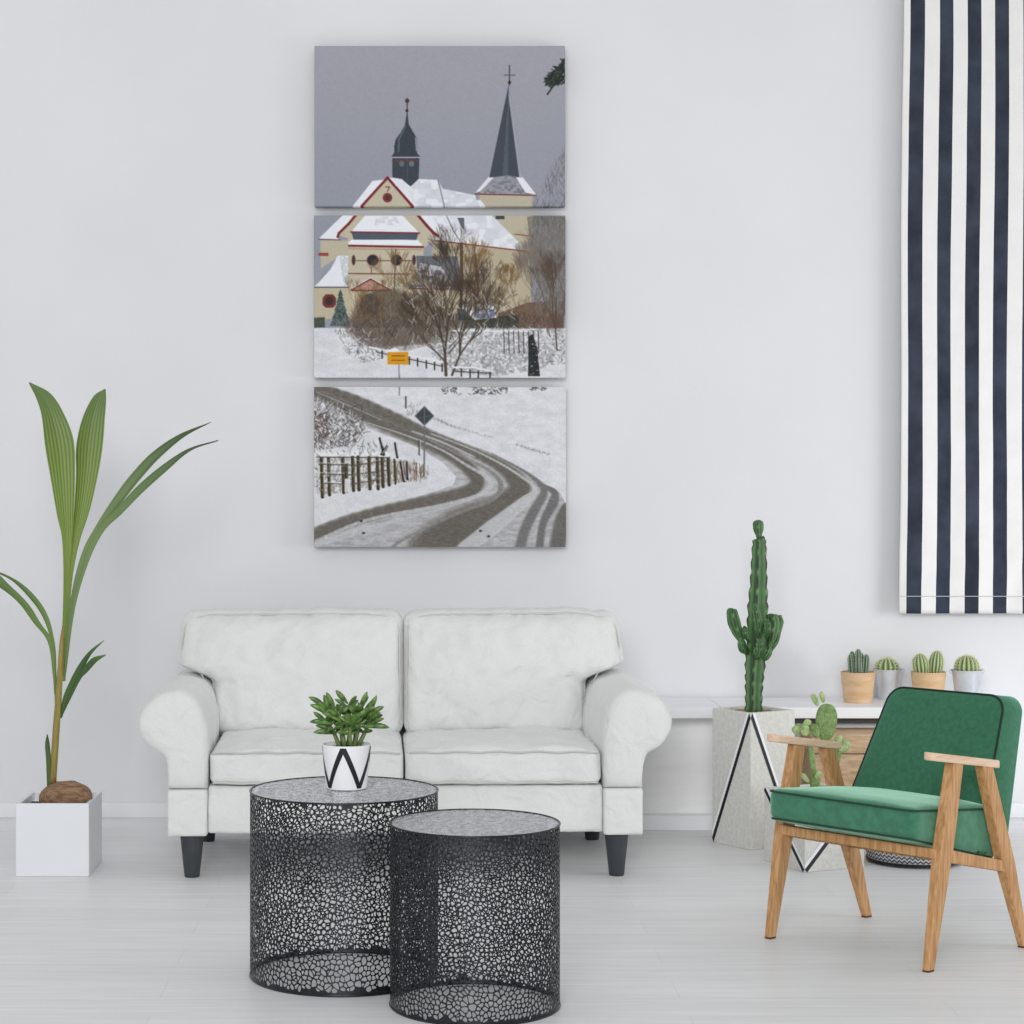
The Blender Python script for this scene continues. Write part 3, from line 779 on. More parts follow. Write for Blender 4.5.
# ------------------------------------------------------------ armchair
FL = Vector((1.032, 6.03)); FR = Vector((1.386, 5.606)); mid = (FL + FR) / 2
ch = thing('armchair', 'green velvet armchair with an oak frame and flat wooden armrests', 'chair', (mid.x, mid.y, 0), math.radians(-49.15))
UW = .276
def legsec(secs, x0, wu):
    bm = BM(); rings = []
    for z, tc_, w in secs:
        u_ = wu if z > .1 else wu * .66
        rings.append([(x0 - u_ / 2, tc_ - w / 2, z), (x0 + u_ / 2, tc_ - w / 2, z), (x0 + u_ / 2, tc_ + w / 2, z), (x0 - u_ / 2, tc_ + w / 2, z)])
    loft(bm, rings); return bm
for s in (-1, 1):
    x0 = s * UW
    for secs in (((.004, .002, .029), (.32, .068, .058), (.36, .077, .058), (.563, .124, .046)), ((.004, .463, .029), (.25, .372, .056), (.29, .357, .056), (.541, .265, .046))):
        lg = wn(obj('leg', legsec(secs, x0, .032), M['oak'], ch), .003)
        bm = BM(); z, tc_, w = secs[0]; box(bm, x0 - .0098, x0 + .0098, tc_ - w / 2 + .001, tc_ + w / 2 - .001, 0, .006)
        obj('foot_pad', bm, M['foot'], lg)
    # armrest: board with rounded outline
    bm = BM()
    out = []
    for k in range(9):
        a = PI + PI * k / 8; out.append((.022 * math.cos(a) , .018 + .016 * math.sin(a)))
    for k in range(9):
        a = PI * k / 8; out.append((.021 * math.cos(a), .308 + .016 * math.sin(a)))
    top = lambda y: .601 - .152 * y
    loft(bm, [[(x0 + x, y, top(y) - .023) for x, y in out], [(x0 + x, y, top(y)) for x, y in out]])
    wn(obj('armrest', bm, M['oaklight'], ch), .004)
    # side_rail
    bm = BM(); w = .013
    loft(bm, [[(x0 - w, .05, .297), (x0 + w, .05, .297), (x0 + w, .05, .333), (x0 - w, .05, .333)],
              [(x0 - w, .385, .224), (x0 + w, .385, .224), (x0 + w, .385, .256), (x0 - w, .385, .256)]])
    wn(obj('side_rail', bm, M['oak'], ch), .003)
bm = BM(); box(bm, -UW, UW, .035, .057, .303, .331); wn(obj('front_rail', bm, M['oak'], ch), .003)
bm = BM(); box(bm, -UW, UW, .36, .382, .228, .26); wn(obj('rear_rail', bm, M['oak'], ch), .003)
# seat
ztop = lambda y: .446 - (y + .03) * .085
zbot = lambda y: .356 - (y + .03) * .245
def fseat(p, q):
    x = p.x; y = .171 + p.y; f = (p.z / .05 + 1) / 2
    a, b, c = q
    z = zbot(y) + f * (ztop(y) - zbot(y))
    if c > 0: z += .016 * (1 - a ** 4) * (1 - b ** 4) * c
    if b < 0: y -= .006 * (1 - a ** 4)
    return Vector((x, y, z + .0015 * nz3(p, 12)))
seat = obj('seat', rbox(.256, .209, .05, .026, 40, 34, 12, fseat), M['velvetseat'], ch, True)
def perim(hx, y0, y1, r, n=10):
    out = []
    for cx_, cy_, a0 in ((hx - r, y1 - r, 0), (-hx + r, y1 - r, 90), (-hx + r, y0 + r, 180), (hx - r, y0 + r, 270)):
        for k in range(n + 1):
            a = math.radians(a0 + 90 * k / n); out.append((cx_ + r * math.cos(a), cy_ + r * math.sin(a)))
    return out
bm = BM(); pp = perim(.254, -.042, .36, .03)
tube(bm, [(x, y, ztop(y) - .006) for x, y in pp], .003, 8, closed=True)
tube(bm, [(x * .985, y + .002, zbot(y) + .004) for x, y in pp], .003, 8, closed=True)
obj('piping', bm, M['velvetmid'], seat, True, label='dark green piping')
# backrest: rounded trapezoid slab, reclined
def rounded_poly(P, R_, n=10):
    out = []; m_ = len(P)
    for i in range(m_):
        p = Vector(P[i]); a = (Vector(P[i - 1]) - p).normalized(); b = (Vector(P[(i + 1) % m_]) - p).normalized()
        r = R_[i]; half = a.angle(b) / 2; L_ = r / math.tan(half); c = p + (a + b).normalized() * (r / math.sin(half))
        s0 = p + a * L_; e0 = p + b * L_
        a0 = math.atan2((s0 - c).y, (s0 - c).x); a1 = math.atan2((e0 - c).y, (e0 - c).x)
        while a1 - a0 > PI: a1 -= 2 * PI
        while a1 - a0 < -PI: a1 += 2 * PI
        for k in range(n + 1):
            aa = a0 + (a1 - a0) * k / n; out.append((c.x + r * math.cos(aa), c.y + r * math.sin(aa)))
    return out
def dens(P, step=.02):
    out = []
    for a, b in zip(P, P[1:] + P[:1]):
        a = Vector(a); b = Vector(b); m_ = max(1, int((b - a).length / step))
        for k in range(m_): out.append(tuple(a.lerp(b, k / m_)))
    return out
ol = dens(rounded_poly([(-.254, .262), (.254, .262), (.202, .717), (-.200, .717)], [.02, .02, .055, .050]))
cz = .51
def bk(x, z, f):
    "f 0 front .. 1 back"
    y0 = .334 + (z - .41) * .50; th = .160 - (z - .28) * .130
    return Vector((x, y0 + f * th, z + f * (.03 - .042 * max(0, min(1, (z - .3) / .4)))))
bm = BM(); rings = []
for sc_, f in ((.02, -.18), (.25, -.17), (.5, -.14), (.75, -.10), (.9, -.06), (.965, -.02), (.99, .02), (1, .08), (1, .5), (1, .9), (.985, .97), (.95, 1.0), (.6, 1.03), (.02, 1.04)):
    rings.append([bk(x * sc_, cz + (z - cz) * sc_, f) for x, z in ol])
loft(bm, rings)
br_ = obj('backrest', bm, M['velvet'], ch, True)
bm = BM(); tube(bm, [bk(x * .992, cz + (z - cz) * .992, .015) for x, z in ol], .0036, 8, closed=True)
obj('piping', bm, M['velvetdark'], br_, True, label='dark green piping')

# ------------------------------------------------------------ striped curtain
YC = 8.17
cur = thing('curtain', 'long navy and white striped fabric panel hanging flat against the wall', 'curtain', ((960 - CX) * YC / F, YC, 0))
oc = Vector(((960 - CX) * YC / F, YC, 0))
eb = [899.4, 906.4, 920.9, 935.8, 949.7, 964.0, 977.8, 992.2, 1006.3, 1021.6, 1035.7, 1050.2, 1064.2, 1071.5]   # stripe borders at the hem
et = [903.6, 909.9, 924.2, 939.6, 953.2, 967.2, 981.2, 995.4, 1009.3, 1023.2, 1037.2, 1051.2, 1065.2, 1072.0]  # at the top of the frame
bm = BM()
rows = 120; y_b, y_t = 613.5, -40
cols = []
for i in range(len(eb) - 1):
    m_ = 4
    for k in range(m_): cols.append((eb[i] + (eb[i + 1] - eb[i]) * k / m_, et[i] + (et[i + 1] - et[i]) * k / m_, i % 2))
cols.append((eb[-1], et[-1], 0))
G = []
for r in range(rows + 1):
    f = r / rows; row = []
    py = y_b + (y_t - y_b) * f
    for b0, t0, _ in cols:
        px = b0 + (t0 - b0) * f + .7 * math.sin(f * 9 + b0 * .02)
        p = W(px, py, YC)
        p.y += .006 * nz3((px * .03, py * .012, 0), 1) + .010 * max(0, 1 - f * 3) * nz3((px * .05 + py * .02, py * .03, 5), 1) + .004 * math.sin(px * .12 + 1)
        row.append(bm.verts.new(p - oc))
    G.append(row)
for r in range(rows):
    for c in range(len(cols) - 1):
        bm.faces.new((G[r][c], G[r][c + 1], G[r + 1][c + 1], G[r + 1][c])).material_index = cols[c][2]
o = obj('panel', bm, [M['curtw'], M['curtb']], cur, True); sd = o.modifiers.new('cloth', 'SOLIDIFY'); sd.thickness = .003; sd.offset = 0
bm = BM()
zs = H - (596.3 - CY) * YC / F
tube(bm, [W(px, 596.3, YC - .012) - oc for px in np.linspace(900, 1071, 60)], .0014, 5)
obj('hem_stitch', bm, M['stitch'], o)
bm = BM(); ztp = H - (y_t - CY) * YC / F
tube(bm, [Vector((1.85, YC, ztp)) - oc, Vector((2.68, YC, ztp)) - oc], .012, 12); 
for x in (1.9, 2.62): box(bm, x - oc.x - .01, x - oc.x + .01, 0, .08, ztp - .01, ztp + .01)
obj('rod', bm, M['console'], cur)

# ------------------------------------------------------------ three-part canvas print
exec_art = True
SS = 2                      # samples per photo pixel
AX0, AX1, AY0, AY1 = 314.0, 566.0, 46.0, 547.5
aw, ah = int((AX1 - AX0) * SS) + 1, int((AY1 - AY0) * SS) + 1
gx = AX0 + np.arange(aw) / SS; gy = AY0 + np.arange(ah) / SS
GX, GY = np.meshgrid(gx, gy)
IMG = np.zeros((ah, aw, 3))
rs = np.random.RandomState(5)
def blend(mask, col, al=1):
    m_ = (mask * al)[..., None]; IMG[:] = IMG * (1 - m_) + np.array(col, float) * m_
def vnoise(sx_, sy_, seed=0):
    r = np.random.RandomState(seed); a = r.rand(int(520 / sy_) + 3, int(270 / sx_) + 3)
    u = (GX - AX0) / sx_; v = (GY - AY0) / sy_; i = u.astype(int); j = v.astype(int); fu = u - i; fv = v - j
    fu = fu * fu * (3 - 2 * fu); fv = fv * fv * (3 - 2 * fv)
    return (a[j, i] * (1 - fu) + a[j, i + 1] * fu) * (1 - fv) + (a[j + 1, i] * (1 - fu) + a[j + 1, i + 1] * fu) * fv
def pmask(P):
    P = np.array(P, float); x0, y0 = P.min(0) - 1; x1, y1 = P.max(0) + 1
    i0, i1 = np.searchsorted(gx, [x0, x1]); j0, j1 = np.searchsorted(gy, [y0, y1])
    m_ = np.zeros((ah, aw)); 
    if i1 <= i0 or j1 <= j0: return m_
    acc = 0
    for ox, oy in ((-.12, -.12), (.13, -.1), (-.1, .13), (.12, .12)):
        X = GX[j0:j1, i0:i1] + ox; Y = GY[j0:j1, i0:i1] + oy; ins = np.zeros(X.shape, bool)
        n_ = len(P)
        for k in range(n_):
            xa, ya = P[k]; xb, yb = P[(k + 1) % n_]
            if ya == yb: continue
            c = ((ya > Y) != (yb > Y)) & (X < (xb - xa) * (Y - ya) / (yb - ya) + xa); ins ^= c
        acc = acc + ins
    m_[j0:j1, i0:i1] = acc / 4; return m_
def poly(P, col, al=1): blend(pmask(P), col, al)
def stroke(P, w, col, al=1, w2=None):
    w2 = w if w2 is None else w2; n_ = len(P) - 1
    for k in range(n_):
        (xa, ya), (xb, yb) = P[k], P[k + 1]; wa = w + (w2 - w) * k / n_; wb = w + (w2 - w) * (k + 1) / n_
        x0, x1 = min(xa, xb) - w - w2 - 1, max(xa, xb) + w + w2 + 1; y0, y1 = min(ya, yb) - w - w2 - 1, max(ya, yb) + w + w2 + 1
        i0, i1 = np.searchsorted(gx, [x0, x1]); j0, j1 = np.searchsorted(gy, [y0, y1])
        if i1 <= i0 or j1 <= j0: continue
        X = GX[j0:j1, i0:i1]; Y = GY[j0:j1, i0:i1]; dx, dy = xb - xa, yb - ya; L2 = dx * dx + dy * dy + 1e-9
        t_ = np.clip(((X - xa) * dx + (Y - ya) * dy) / L2, 0, 1); dd = np.hypot(X - xa - t_ * dx, Y - ya - t_ * dy)
        m_ = (np.clip((wa + (wb - wa) * t_) / 2 - dd + .3, 0, .6) / .6 * al)[..., None]
        IMG[j0:j1, i0:i1] = IMG[j0:j1, i0:i1] * (1 - m_) + np.array(col, float) * m_
def ell(cx_, cy_, rx, ry, col, al=1):
    m_ = np.clip((1 - np.hypot((GX - cx_) / rx, (GY - cy_) / ry)) * min(rx, ry) / .5 + .5, 0, 1); blend(m_, col, al)
def A(*c): return [(300 + x / 3.657, 30 + y / 3.657) for x, y in c]
def B(*c): return [(300 + x / 3.657, 200 + y / 3.657) for x, y in c]
def Cc(*c): return [(300 + x / 3.657, 375 + y / 3.657) for x, y in c]
q_ = 1 / 3.657
def textured(P, cols, sx_=1.0, sy_=1.0, seed=1, al=1, thr=None, soft=0):
    m_ = pmask(P); n1 = vnoise(sx_, sy_, seed); n1 = np.clip((n1 - .5) * 1.6 + .5, 0, 1)
    if thr is not None: m_ = m_ * np.clip((n1 - thr) * 8, 0, 1)
    n2 = vnoise(sx_, sy_, seed + 50)
    c = np.array(cols[0], float) * (1 - n2[..., None]) + np.array(cols[1], float) * n2[..., None]
    m3 = (m_ * al)[..., None]; IMG[:] = IMG * (1 - m3) + c * m3
def inpoly(x, y, P):
    c = False
    for k in range(len(P)):
        xa, ya = P[k - 1]; xb, yb = P[k]
        if (ya > y) != (yb > y) and x < (xb - xa) * (y - ya) / (yb - ya) + xa: c = not c
    return c
def hatch(P, n_, L0, L1, a0, a1, cols, w=.6, al=.6, seed=1, bend=.4):
    rr = random.Random(seed); xs = [p[0] for p in P]; ys = [p[1] for p in P]
    k = 0
    while k < n_:
        x = rr.uniform(min(xs), max(xs)); y = rr.uniform(min(ys), max(ys))
        if not inpoly(x, y, P): continue
        k += 1; a = rr.uniform(a0, a1); L_ = rr.uniform(L0, L1) / 2; b = a + rr.uniform(-bend, bend)
        m_ = (x + L_ * math.cos(a), y - L_ * math.sin(a))
        stroke([(x, y), m_, (m_[0] + L_ * math.cos(b), m_[1] - L_ * math.sin(b))], w, rr.choice(cols), al * rr.uniform(.6, 1), w * .5)
def tree(x, y, ang, L_, w, depth, col, spread=.5, rnd=None):
    x2 = x + L_ * math.cos(ang); y2 = y - L_ * math.sin(ang)
    stroke([(x, y), (x2, y2)], max(w, .36), col, .9 if w > .8 else .5, max(w * .8, .34))
    if depth == 0: return
    for k in range(2 if rnd.random() < .7 else 3):
        na = ang + rnd.uniform(-spread, spread); tree(x2, y2, na + (1.57 - na) * .12, L_ * rnd.uniform(.68, .95), w * .72, depth - 1, col, spread, rnd)
# sky
v = (GY - AY0) / 180; v = np.clip(v, 0, 1)[..., None]
IMG[:] = np.array((160, 160, 170.)) * (1 - v) + np.array((146, 150, 161.)) * v
# main tower with spire
poly(A((700, 535), (812, 535), (864, 602), (638, 598)), (120, 122, 130)); textured(A((700, 535), (812, 535), (864, 602), (638, 598)), ((205, 206, 212), (150, 152, 160)), 3, 2, 3, .45, .2)
poly(A((812, 535), (864, 602), (825, 595), (790, 540)), (226, 227, 232)); poly(A((692, 535), (640, 596), (660, 590), (708, 540)), (222, 223, 228))
poly(A((765, 190), (812, 540), (760, 532), (692, 540)), (70, 77, 86)); poly(A((765, 190), (812, 540), (802, 540), (762, 240)), (178, 181, 190), .8); poly(A((762, 240), (740, 535), (760, 532), (765, 220)), (92, 99, 108), .7)
stroke(A((766, 130), (766, 200)), 1.2, (70, 66, 72)); stroke(A((748, 165), (786, 165)), .9, (90, 82, 86)); ell(*A((766, 192))[0], 1.6, 1.8, (70, 40, 44))
poly(A((658, 600), (850, 604), (852, 720), (640, 720)), (184, 176, 157)); stroke(A((640, 600), (862, 605)), 1.2, (120, 60, 58))
# nave roof, walls
poly(B((378, 0), (660, 0), (700, 50), (835, 188), (495, 150), (430, 60)), (226, 228, 234)); poly(A((320, 540), (505, 548), (522, 580), (640, 604), (665, 700), (190, 700)), (226, 228, 234))
textured(A((350, 550), (505, 548), (522, 580), (640, 604), (665, 660), (380, 660)), ((170, 172, 182), (205, 207, 214)), 6, 5, 8, .45, .2)
textured(B((430, 55), (700, 55), (830, 185), (560, 150)), ((178, 180, 190), (210, 212, 218)), 7, 5, 9, .45, .2)
stroke(A((505, 548), (528, 645)), .9, (110, 112, 120)); stroke(B((535, 55), (560, 110), (585, 150)), .9, (120, 122, 130)); poly(B((575, 65), (600, 65), (602, 110), (590, 100)), (100, 102, 110))
poly(B((490, 150), (835, 188), (852, 420), (440, 420)), (180, 170, 146)); stroke(B((492, 148), (832, 188)), 1.3, (126, 62, 56))
poly(B((700, 55), (848, 55), (850, 190), (832, 186), (702, 56)), (184, 176, 156)); stroke(B((785, 125), (850, 132)), 1.2, (140, 92, 70)); poly(B((715, 58), (748, 58), (748, 70), (715, 70)), (70, 70, 74))
# gable facade
poly(A((320, 540), (425, 660), (200, 660)), (190, 183, 163)); poly(B((210, 40), (430, 40), (500, 130), (452, 178), (452, 440), (175, 440), (175, 140), (140, 128)), (190, 182, 161))
poly(A((300, 548), (265, 552), (180, 660), (215, 660), (318, 545)), (228, 230, 236)); poly(B((172, 40), (215, 40), (142, 122), (140, 146), (68, 142)), (228, 230, 236))
poly(A((330, 540), (370, 548), (440, 660), (415, 650)), (224, 226, 232)); poly(B((425, 40), (470, 40), (520, 120), (505, 148), (440, 60)), (228, 230, 236))
stroke(A((225, 645), (320, 540), (412, 645)), 2.6, (124, 46, 52)); stroke(B((212, 45), (180, 85), (142, 122), (138, 135)), 2.6, (122, 48, 52)); stroke(B((418, 40), (465, 95), (490, 122), (505, 132)), 2.8, (118, 48, 52))
stroke(B((68, 143), (148, 146)), 1.0, (110, 70, 70))
ell(*A((320, 613))[0], 4.8, 4.8, (128, 56, 54)); ell(*A((320, 613))[0], 2.4, 2.4, (70, 60, 62)); stroke(A((313, 574), (327, 574), (320, 590)), 1, (120, 60, 54))
# bell turret
poly(A((337, 465), (437, 465), (434, 545), (405, 572), (365, 548), (338, 540)), (66, 72, 80)); stroke(A((392, 468), (392, 560)), .8, (84, 90, 98)); stroke(A((340, 478), (436, 478)), .9, (120, 62, 66))
ell(*A((372, 489))[0], 2.6, 2.8, (100, 108, 116)); ell(*A((408, 489))[0], 2.6, 2.8, (110, 116, 124))
tp = A((392, 290), (398, 345), (415, 375), (430, 400), (432, 430), (428, 450), (442, 466), (332, 466), (345, 448), (344, 425), (350, 400), (368, 375), (384, 345)); poly(tp, (62, 70, 78)); stroke(A((385, 350), (362, 400), (360, 445)), 1.4, (96, 104, 112)); poly(A((420, 390), (431, 400), (433, 440), (424, 445)), (156, 160, 168), .8)
stroke(A((335, 466), (440, 466)), 1.3, (176, 164, 172)); stroke(A((392, 250), (392, 300)), 1.1, (66, 60, 62)); ell(*A((392, 259))[0], 2.2, 2.2, (74, 60, 62)); ell(*A((391, 295))[0], 1.5, 1.6, (66, 40, 44)); poly(A((340, 540), (372, 545), (405, 574), (430, 600), (350, 570)), (222, 224, 230))
# hipped porch roof, bands, round windows
poly(B((238, 57), (375, 57), (434, 118), (186, 118)), (230, 232, 238)); textured(B((280, 60), (350, 60), (370, 92), (270, 92)), ((176, 178, 186), (200, 202, 210)), 4, 2, 12, .45, .2)
poly(B((188, 118), (434, 120), (425, 148), (196, 146)), (84, 92, 104)); stroke(B((186, 117), (436, 121)), 1.6, (116, 54, 60))
poly(B((190, 145), (430, 146), (450, 168), (166, 164)), (232, 234, 240)); stroke(B((168, 167), (450, 172)), 2.2, (120, 54, 58)); stroke(B((172, 178), (448, 182)), 1.0, (170, 140, 118))
for x, rx in ((266, 19), (353, 18)): ell(*B((x, 220))[0], rx * q_ + .9, 5.7, (130, 64, 60)); ell(*B((x, 220))[0], rx * q_, 4.9, (46, 50, 58))
for x in (196, 417): ell(*B((x, 220))[0], 2.0, 5.2, (120, 70, 62)); ell(*B((x, 220))[0], 1.3, 4.4, (60, 60, 66))
stroke(B((206, 222), (244, 222)), .9, (96, 76, 62)); stroke(B((288, 222), (334, 222)), .9, (96, 76, 62)); stroke(B((374, 222), (412, 222)), .9, (96, 76, 62)); stroke(B((260, 246), (262, 268)), 1.0, (150, 70, 60))
stroke(B((173, 269), (405, 271)), 1.3, (118, 84, 72))
# left wing
poly(B((70, 150), (140, 150), (140, 210), (75, 275), (66, 275)), (150, 154, 166)); poly(B((75, 148), (176, 148), (176, 215), (130, 215), (75, 250)), (186, 178, 158)); poly(B((68, 193), (104, 193), (104, 205), (68, 205)), (150, 70, 66)); poly(B((52, 205), (76, 205), (76, 300), (52, 312)), (150, 154, 164))
poly(B((138, 204), (176, 204), (176, 318), (50, 318), (70, 300), (110, 255)), (226, 228, 234)); textured(B((145, 206), (176, 206), (176, 316), (160, 316)), ((150, 152, 160), (185, 188, 195)), 2, 2, 4, .45, .2); stroke(B((50, 319), (178, 319)), 1.2, (90, 84, 90))
poly(B((50, 322), (195, 322), (195, 435), (50, 435)), (186, 177, 154)); poly(B((82, 358), (94, 345), (120, 345), (132, 358), (132, 382), (120, 394), (94, 394), (82, 382)), (112, 56, 52)); ell(*B((107, 369))[0], 3.9, 4.3, (62, 52, 52))
# portal
poly(B((188, 330), (258, 290), (332, 330)), (176, 138, 122)); stroke(B((188, 329), (258, 289), (332, 329)), 1.8, (122, 60, 58)); stroke(B((190, 331), (332, 331)), 1.6, (124, 66, 62)); stroke(B((192, 322), (258, 284), (330, 324)), .8, (226, 226, 232))
poly(B((205, 345), (310, 345), (310, 440), (205, 440)), (186, 166, 134)); ell(*B((255, 385))[0], 9.5, 11.5, (74, 72, 76))
# right aisle roof
poly(B((425, 204), (575, 206), (600, 325), (398, 322), (430, 262)), (104, 106, 112)); textured(B((440, 230), (520, 245), (560, 320), (400, 322), (430, 270)), ((222, 224, 230), (190, 192, 200)), 5, 3, 15, .8, .25); stroke(B((398, 324), (600, 328)), 1.2, (120, 66, 62))
# snow ground
poly([(300, 328), (580, 328), (580, 560), (300, 560)], (216, 217, 222))
textured([(300, 328), (580, 328), (580, 560), (300, 560)], ((198, 200, 207), (228, 229, 233)), 9, 4, 31, .8)
textured([(300, 328), (580, 328), (580, 560), (300, 560)], ((190, 192, 198), (232, 233, 236)), 1.3, .9, 32, .35)
# bushes and trees round the church
textured(B((50, 430), (90, 428), (92, 466), (52, 468)), ((60, 70, 60), (84, 90, 78)), 1.5, 1.5, 33, .95)
for k, (rx, yy) in enumerate(((6, 345), (12, 370), (20, 400), (28, 430), (36, 455))):
    textured(B((148, 325 + k * 12), (148 - rx - 4, yy + 6), (148 + rx + 4, yy + 6)), ((44, 60, 56), (120, 128, 128)), 1.2, 1, 34 + k, .95)
R2 = random.Random(4)
bush = B((200, 430), (225, 360), (300, 335), (370, 330), (440, 350), (520, 400), (590, 440), (560, 500), (480, 520), (380, 540), (270, 540), (210, 500), (165, 470))
BC = [(60, 52, 46), (88, 76, 64), (112, 94, 74), (136, 118, 96), (72, 58, 50), (100, 100, 96)]
for e_ in range(6): textured([(x + R2.uniform(-5, 5), y + R2.uniform(-4, 4)) for x, y in bush], ((74, 64, 56), (106, 92, 78)), 1.6, 2.0, 41 + e_, .24)
hatch(B((190, 420), (230, 340), (330, 300), (450, 320), (560, 380), (610, 450), (560, 520), (400, 550), (240, 545), (160, 480)), 900, 3, 11, .5, 2.6, BC, .6, .6, 3)
textured(B((780, 395), (830, 375), (965, 370), (965, 470), (700, 470), (640, 440)), ((72, 58, 50), (118, 88, 70)), 1.1, 1.3, 43, .8)
hatch(B((760, 400), (830, 360), (968, 350), (968, 475), (700, 475)), 350, 3, 9, .6, 2.5, [(70, 52, 44), (110, 82, 66), (138, 108, 84), (90, 84, 80)], .6, .6, 5)
textured(B((600, 430), (800, 420), (800, 470), (600, 470)), ((46, 52, 48), (84, 84, 72)), 1.5, 1.5, 44, .9)
textured(B((830, 60), (972, 60), (972, 420), (900, 400), (845, 200)), ((96, 92, 88), (132, 128, 124)), 1.3, 2.6, 45, .7)
hatch(B((840, 60), (972, 60), (972, 430), (850, 420), (830, 200)), 700, 4, 12, .9, 2.4, [(84, 78, 72), (104, 98, 92), (156, 152, 150), (122, 116, 108)], .6, .6, 6)
hatch(A((850, 645), (880, 610), (910, 540), (940, 480), (972, 430), (972, 720), (850, 720)), 300, 3, 10, .9, 2.2, [(84, 80, 82), (112, 110, 114), (96, 90, 90)], .55, .6, 7)

for k in range(120):
    x = R2.uniform(200, 590); y = R2.uniform(400, 535); p = B((x, y))[0]; a = R2.uniform(.5, 2.6); L_ = R2.uniform(8, 22)
    stroke([p, (p[0] + L_ * math.cos(a), p[1] - L_ * math.sin(a))], .7, R2.choice([(60, 50, 44), (110, 86, 64), (84, 66, 52), (150, 140, 130)]), .7, .3)
# snowy scrub right
scr = B((480, 500), (560, 470), (700, 465), (970, 470), (970, 600), (870, 620), (720, 645), (560, 630), (480, 580))
textured(scr, ((120, 118, 118), (176, 176, 178)), 2.2, 1.6, 51, .6, .35)
hatch(scr, 800, 2, 7, .2, 2.9, [(70, 66, 64), (104, 100, 98), (224, 226, 230), (236, 237, 240), (140, 138, 138)], .6, .7, 8)
hatch(B((130, 480), (200, 465), (340, 535), (330, 575), (240, 600), (170, 560)), 260, 2, 7, .2, 2.9, [(62, 58, 58), (96, 92, 90), (222, 224, 228), (130, 128, 128)], .6, .75, 9)
stroke(B((560, 478), (840, 480)), 1.4, (226, 228, 234)); 
for x in range(745, 880, 18): stroke(B((x, 480), (x + 2, 560)), .9, (70, 62, 58))
# car and snow heap
poly(B((580, 392), (610, 378), (700, 385), (725, 402), (722, 430), (640, 438), (585, 415)), (222, 226, 234)); poly(B((640, 400), (700, 398), (718, 412), (700, 432), (640, 434)), (128, 142, 176)); poly(B((655, 404), (690, 402), (694, 414), (656, 416)), (214, 220, 232)); poly(B((575, 395), (600, 400), (640, 440), (580, 440)), (54, 58, 58), .8)
# big trees
BR = (66, 56, 50); BR2 = (112, 88, 60)
stroke(B((590, 160), (592, 300), (588, 390)), 3.2, (88, 72, 58)); stroke(B((350, 180), (345, 330)), 1.4, (104, 90, 72))
stroke(B((640, 200), (650, 330), (640, 400)), 2.4, (96, 78, 62))
for x, y, a, L_, w, d, c, s in ((534, 640, 1.62, 24, 6.5, 8, (72, 60, 52), .46), (556, 640, 1.2, 22, 5.0, 8, (78, 66, 56), .46), (538, 600, 2.3, 16, 3.4, 7, (84, 72, 62), .4), (545, 560, .9, 18, 3.4, 7, (84, 72, 60), .4), (590, 400, 1.6, 16, 2.6, 7, BR, .45), (640, 420, 1.5, 16, 2.4, 7, BR2, .45), (350, 400, 1.6, 14, 1.8, 6, BR2, .45),
                             (720, 440, 1.6, 14, 2.2, 7, BR2, .5), (700, 460, 1.9, 14, 2, 6, BR, .5), (480, 460, 1.4, 12, 1.8, 6, BR, .5), (530, 520, 2.3, 12, 2, 7, BR, .4), (545, 540, .8, 13, 2, 7, BR, .4), (800, 440, 1.7, 12, 1.6, 6, BR2, .5),
                             (940, 550, 1.65, 22, 3.4, 7, (84, 70, 60), .3), (915, 500, 1.85, 20, 2.6, 7, (110, 98, 88), .32), (960, 460, 1.5, 20, 2.6, 6, (96, 86, 80), .3), (885, 440, 1.7, 20, 2.2, 6, (120, 112, 106), .3), (945, 330, 1.6, 16, 2, 6, (120, 116, 114), .3),
                             (235, 440, 1.7, 9, 1.2, 5, BR2, .5), (300, 440, 1.5, 11, 1.3, 6, BR2, .5), (420, 430, 1.6, 11, 1.4, 6, (120, 96, 66), .5), (200, 420, 1.6, 9, 1, 5, (120, 104, 80), .4)):
    p = B((x, y))[0]; tree(p[0], p[1], a, L_ * .98, w * .5, d, c, s, R2)
for k in range(70):   # snow lying on the branches
    p = B((R2.uniform(400, 800), R2.uniform(330, 560)))[0]; a = R2.uniform(.5, 2.6); L_ = R2.uniform(3, 9)
    stroke([p, (p[0] + L_ * math.cos(a), p[1] - L_ * math.sin(a))], .6, (214, 214, 216), .7)
# fences in the middle panel
stroke(B((255, 538), (330, 556), (430, 574), (520, 592)), 1.8, (226, 228, 232)); stroke(B((280, 556), (520, 608)), 1.1, (80, 76, 74)); stroke(B((560, 612), (640, 612), (700, 626)), 1.8, (224, 226, 230)); stroke(B((565, 626), (700, 634)), 1, (70, 64, 62))
for x, y in ((300, 552), (330, 560), (400, 574), (430, 580), (462, 588), (492, 594), (520, 600), (590, 618), (622, 622), (652, 626), (695, 630)): stroke(B((x, y), (x, y + 26)), 1.5, (58, 54, 52))
textured(B((835, 500), (850, 490), (868, 540), (878, 645), (834, 645)), ((30, 34, 34), (60, 62, 62)), 1, 1, 60, .97)
for k in range(14): p = B((R2.uniform(838, 874), R2.uniform(520, 640)))[0]; ell(p[0], p[1], .7, .6, (190, 192, 196), .7)
poly(B((320, 556), (396, 556), (396, 602), (320, 602)), (210, 146, 30)); poly(B((325, 560), (391, 560), (391, 598), (325, 598)), (212, 148, 36)); poly(B((318, 550), (350, 540), (362, 548), (360, 556), (320, 556)), (230, 231, 235))
for yy in (570, 586): 
    for x in range(336, 380, 7): stroke(B((x, yy), (x + 4, yy)), 1.0, (90, 66, 30), .8)
stroke(B((362, 602), (363, 690)), 1.3, (140, 142, 146)); stroke(Cc((363, 0), (363, 74)), 1.3, (132, 134, 140))
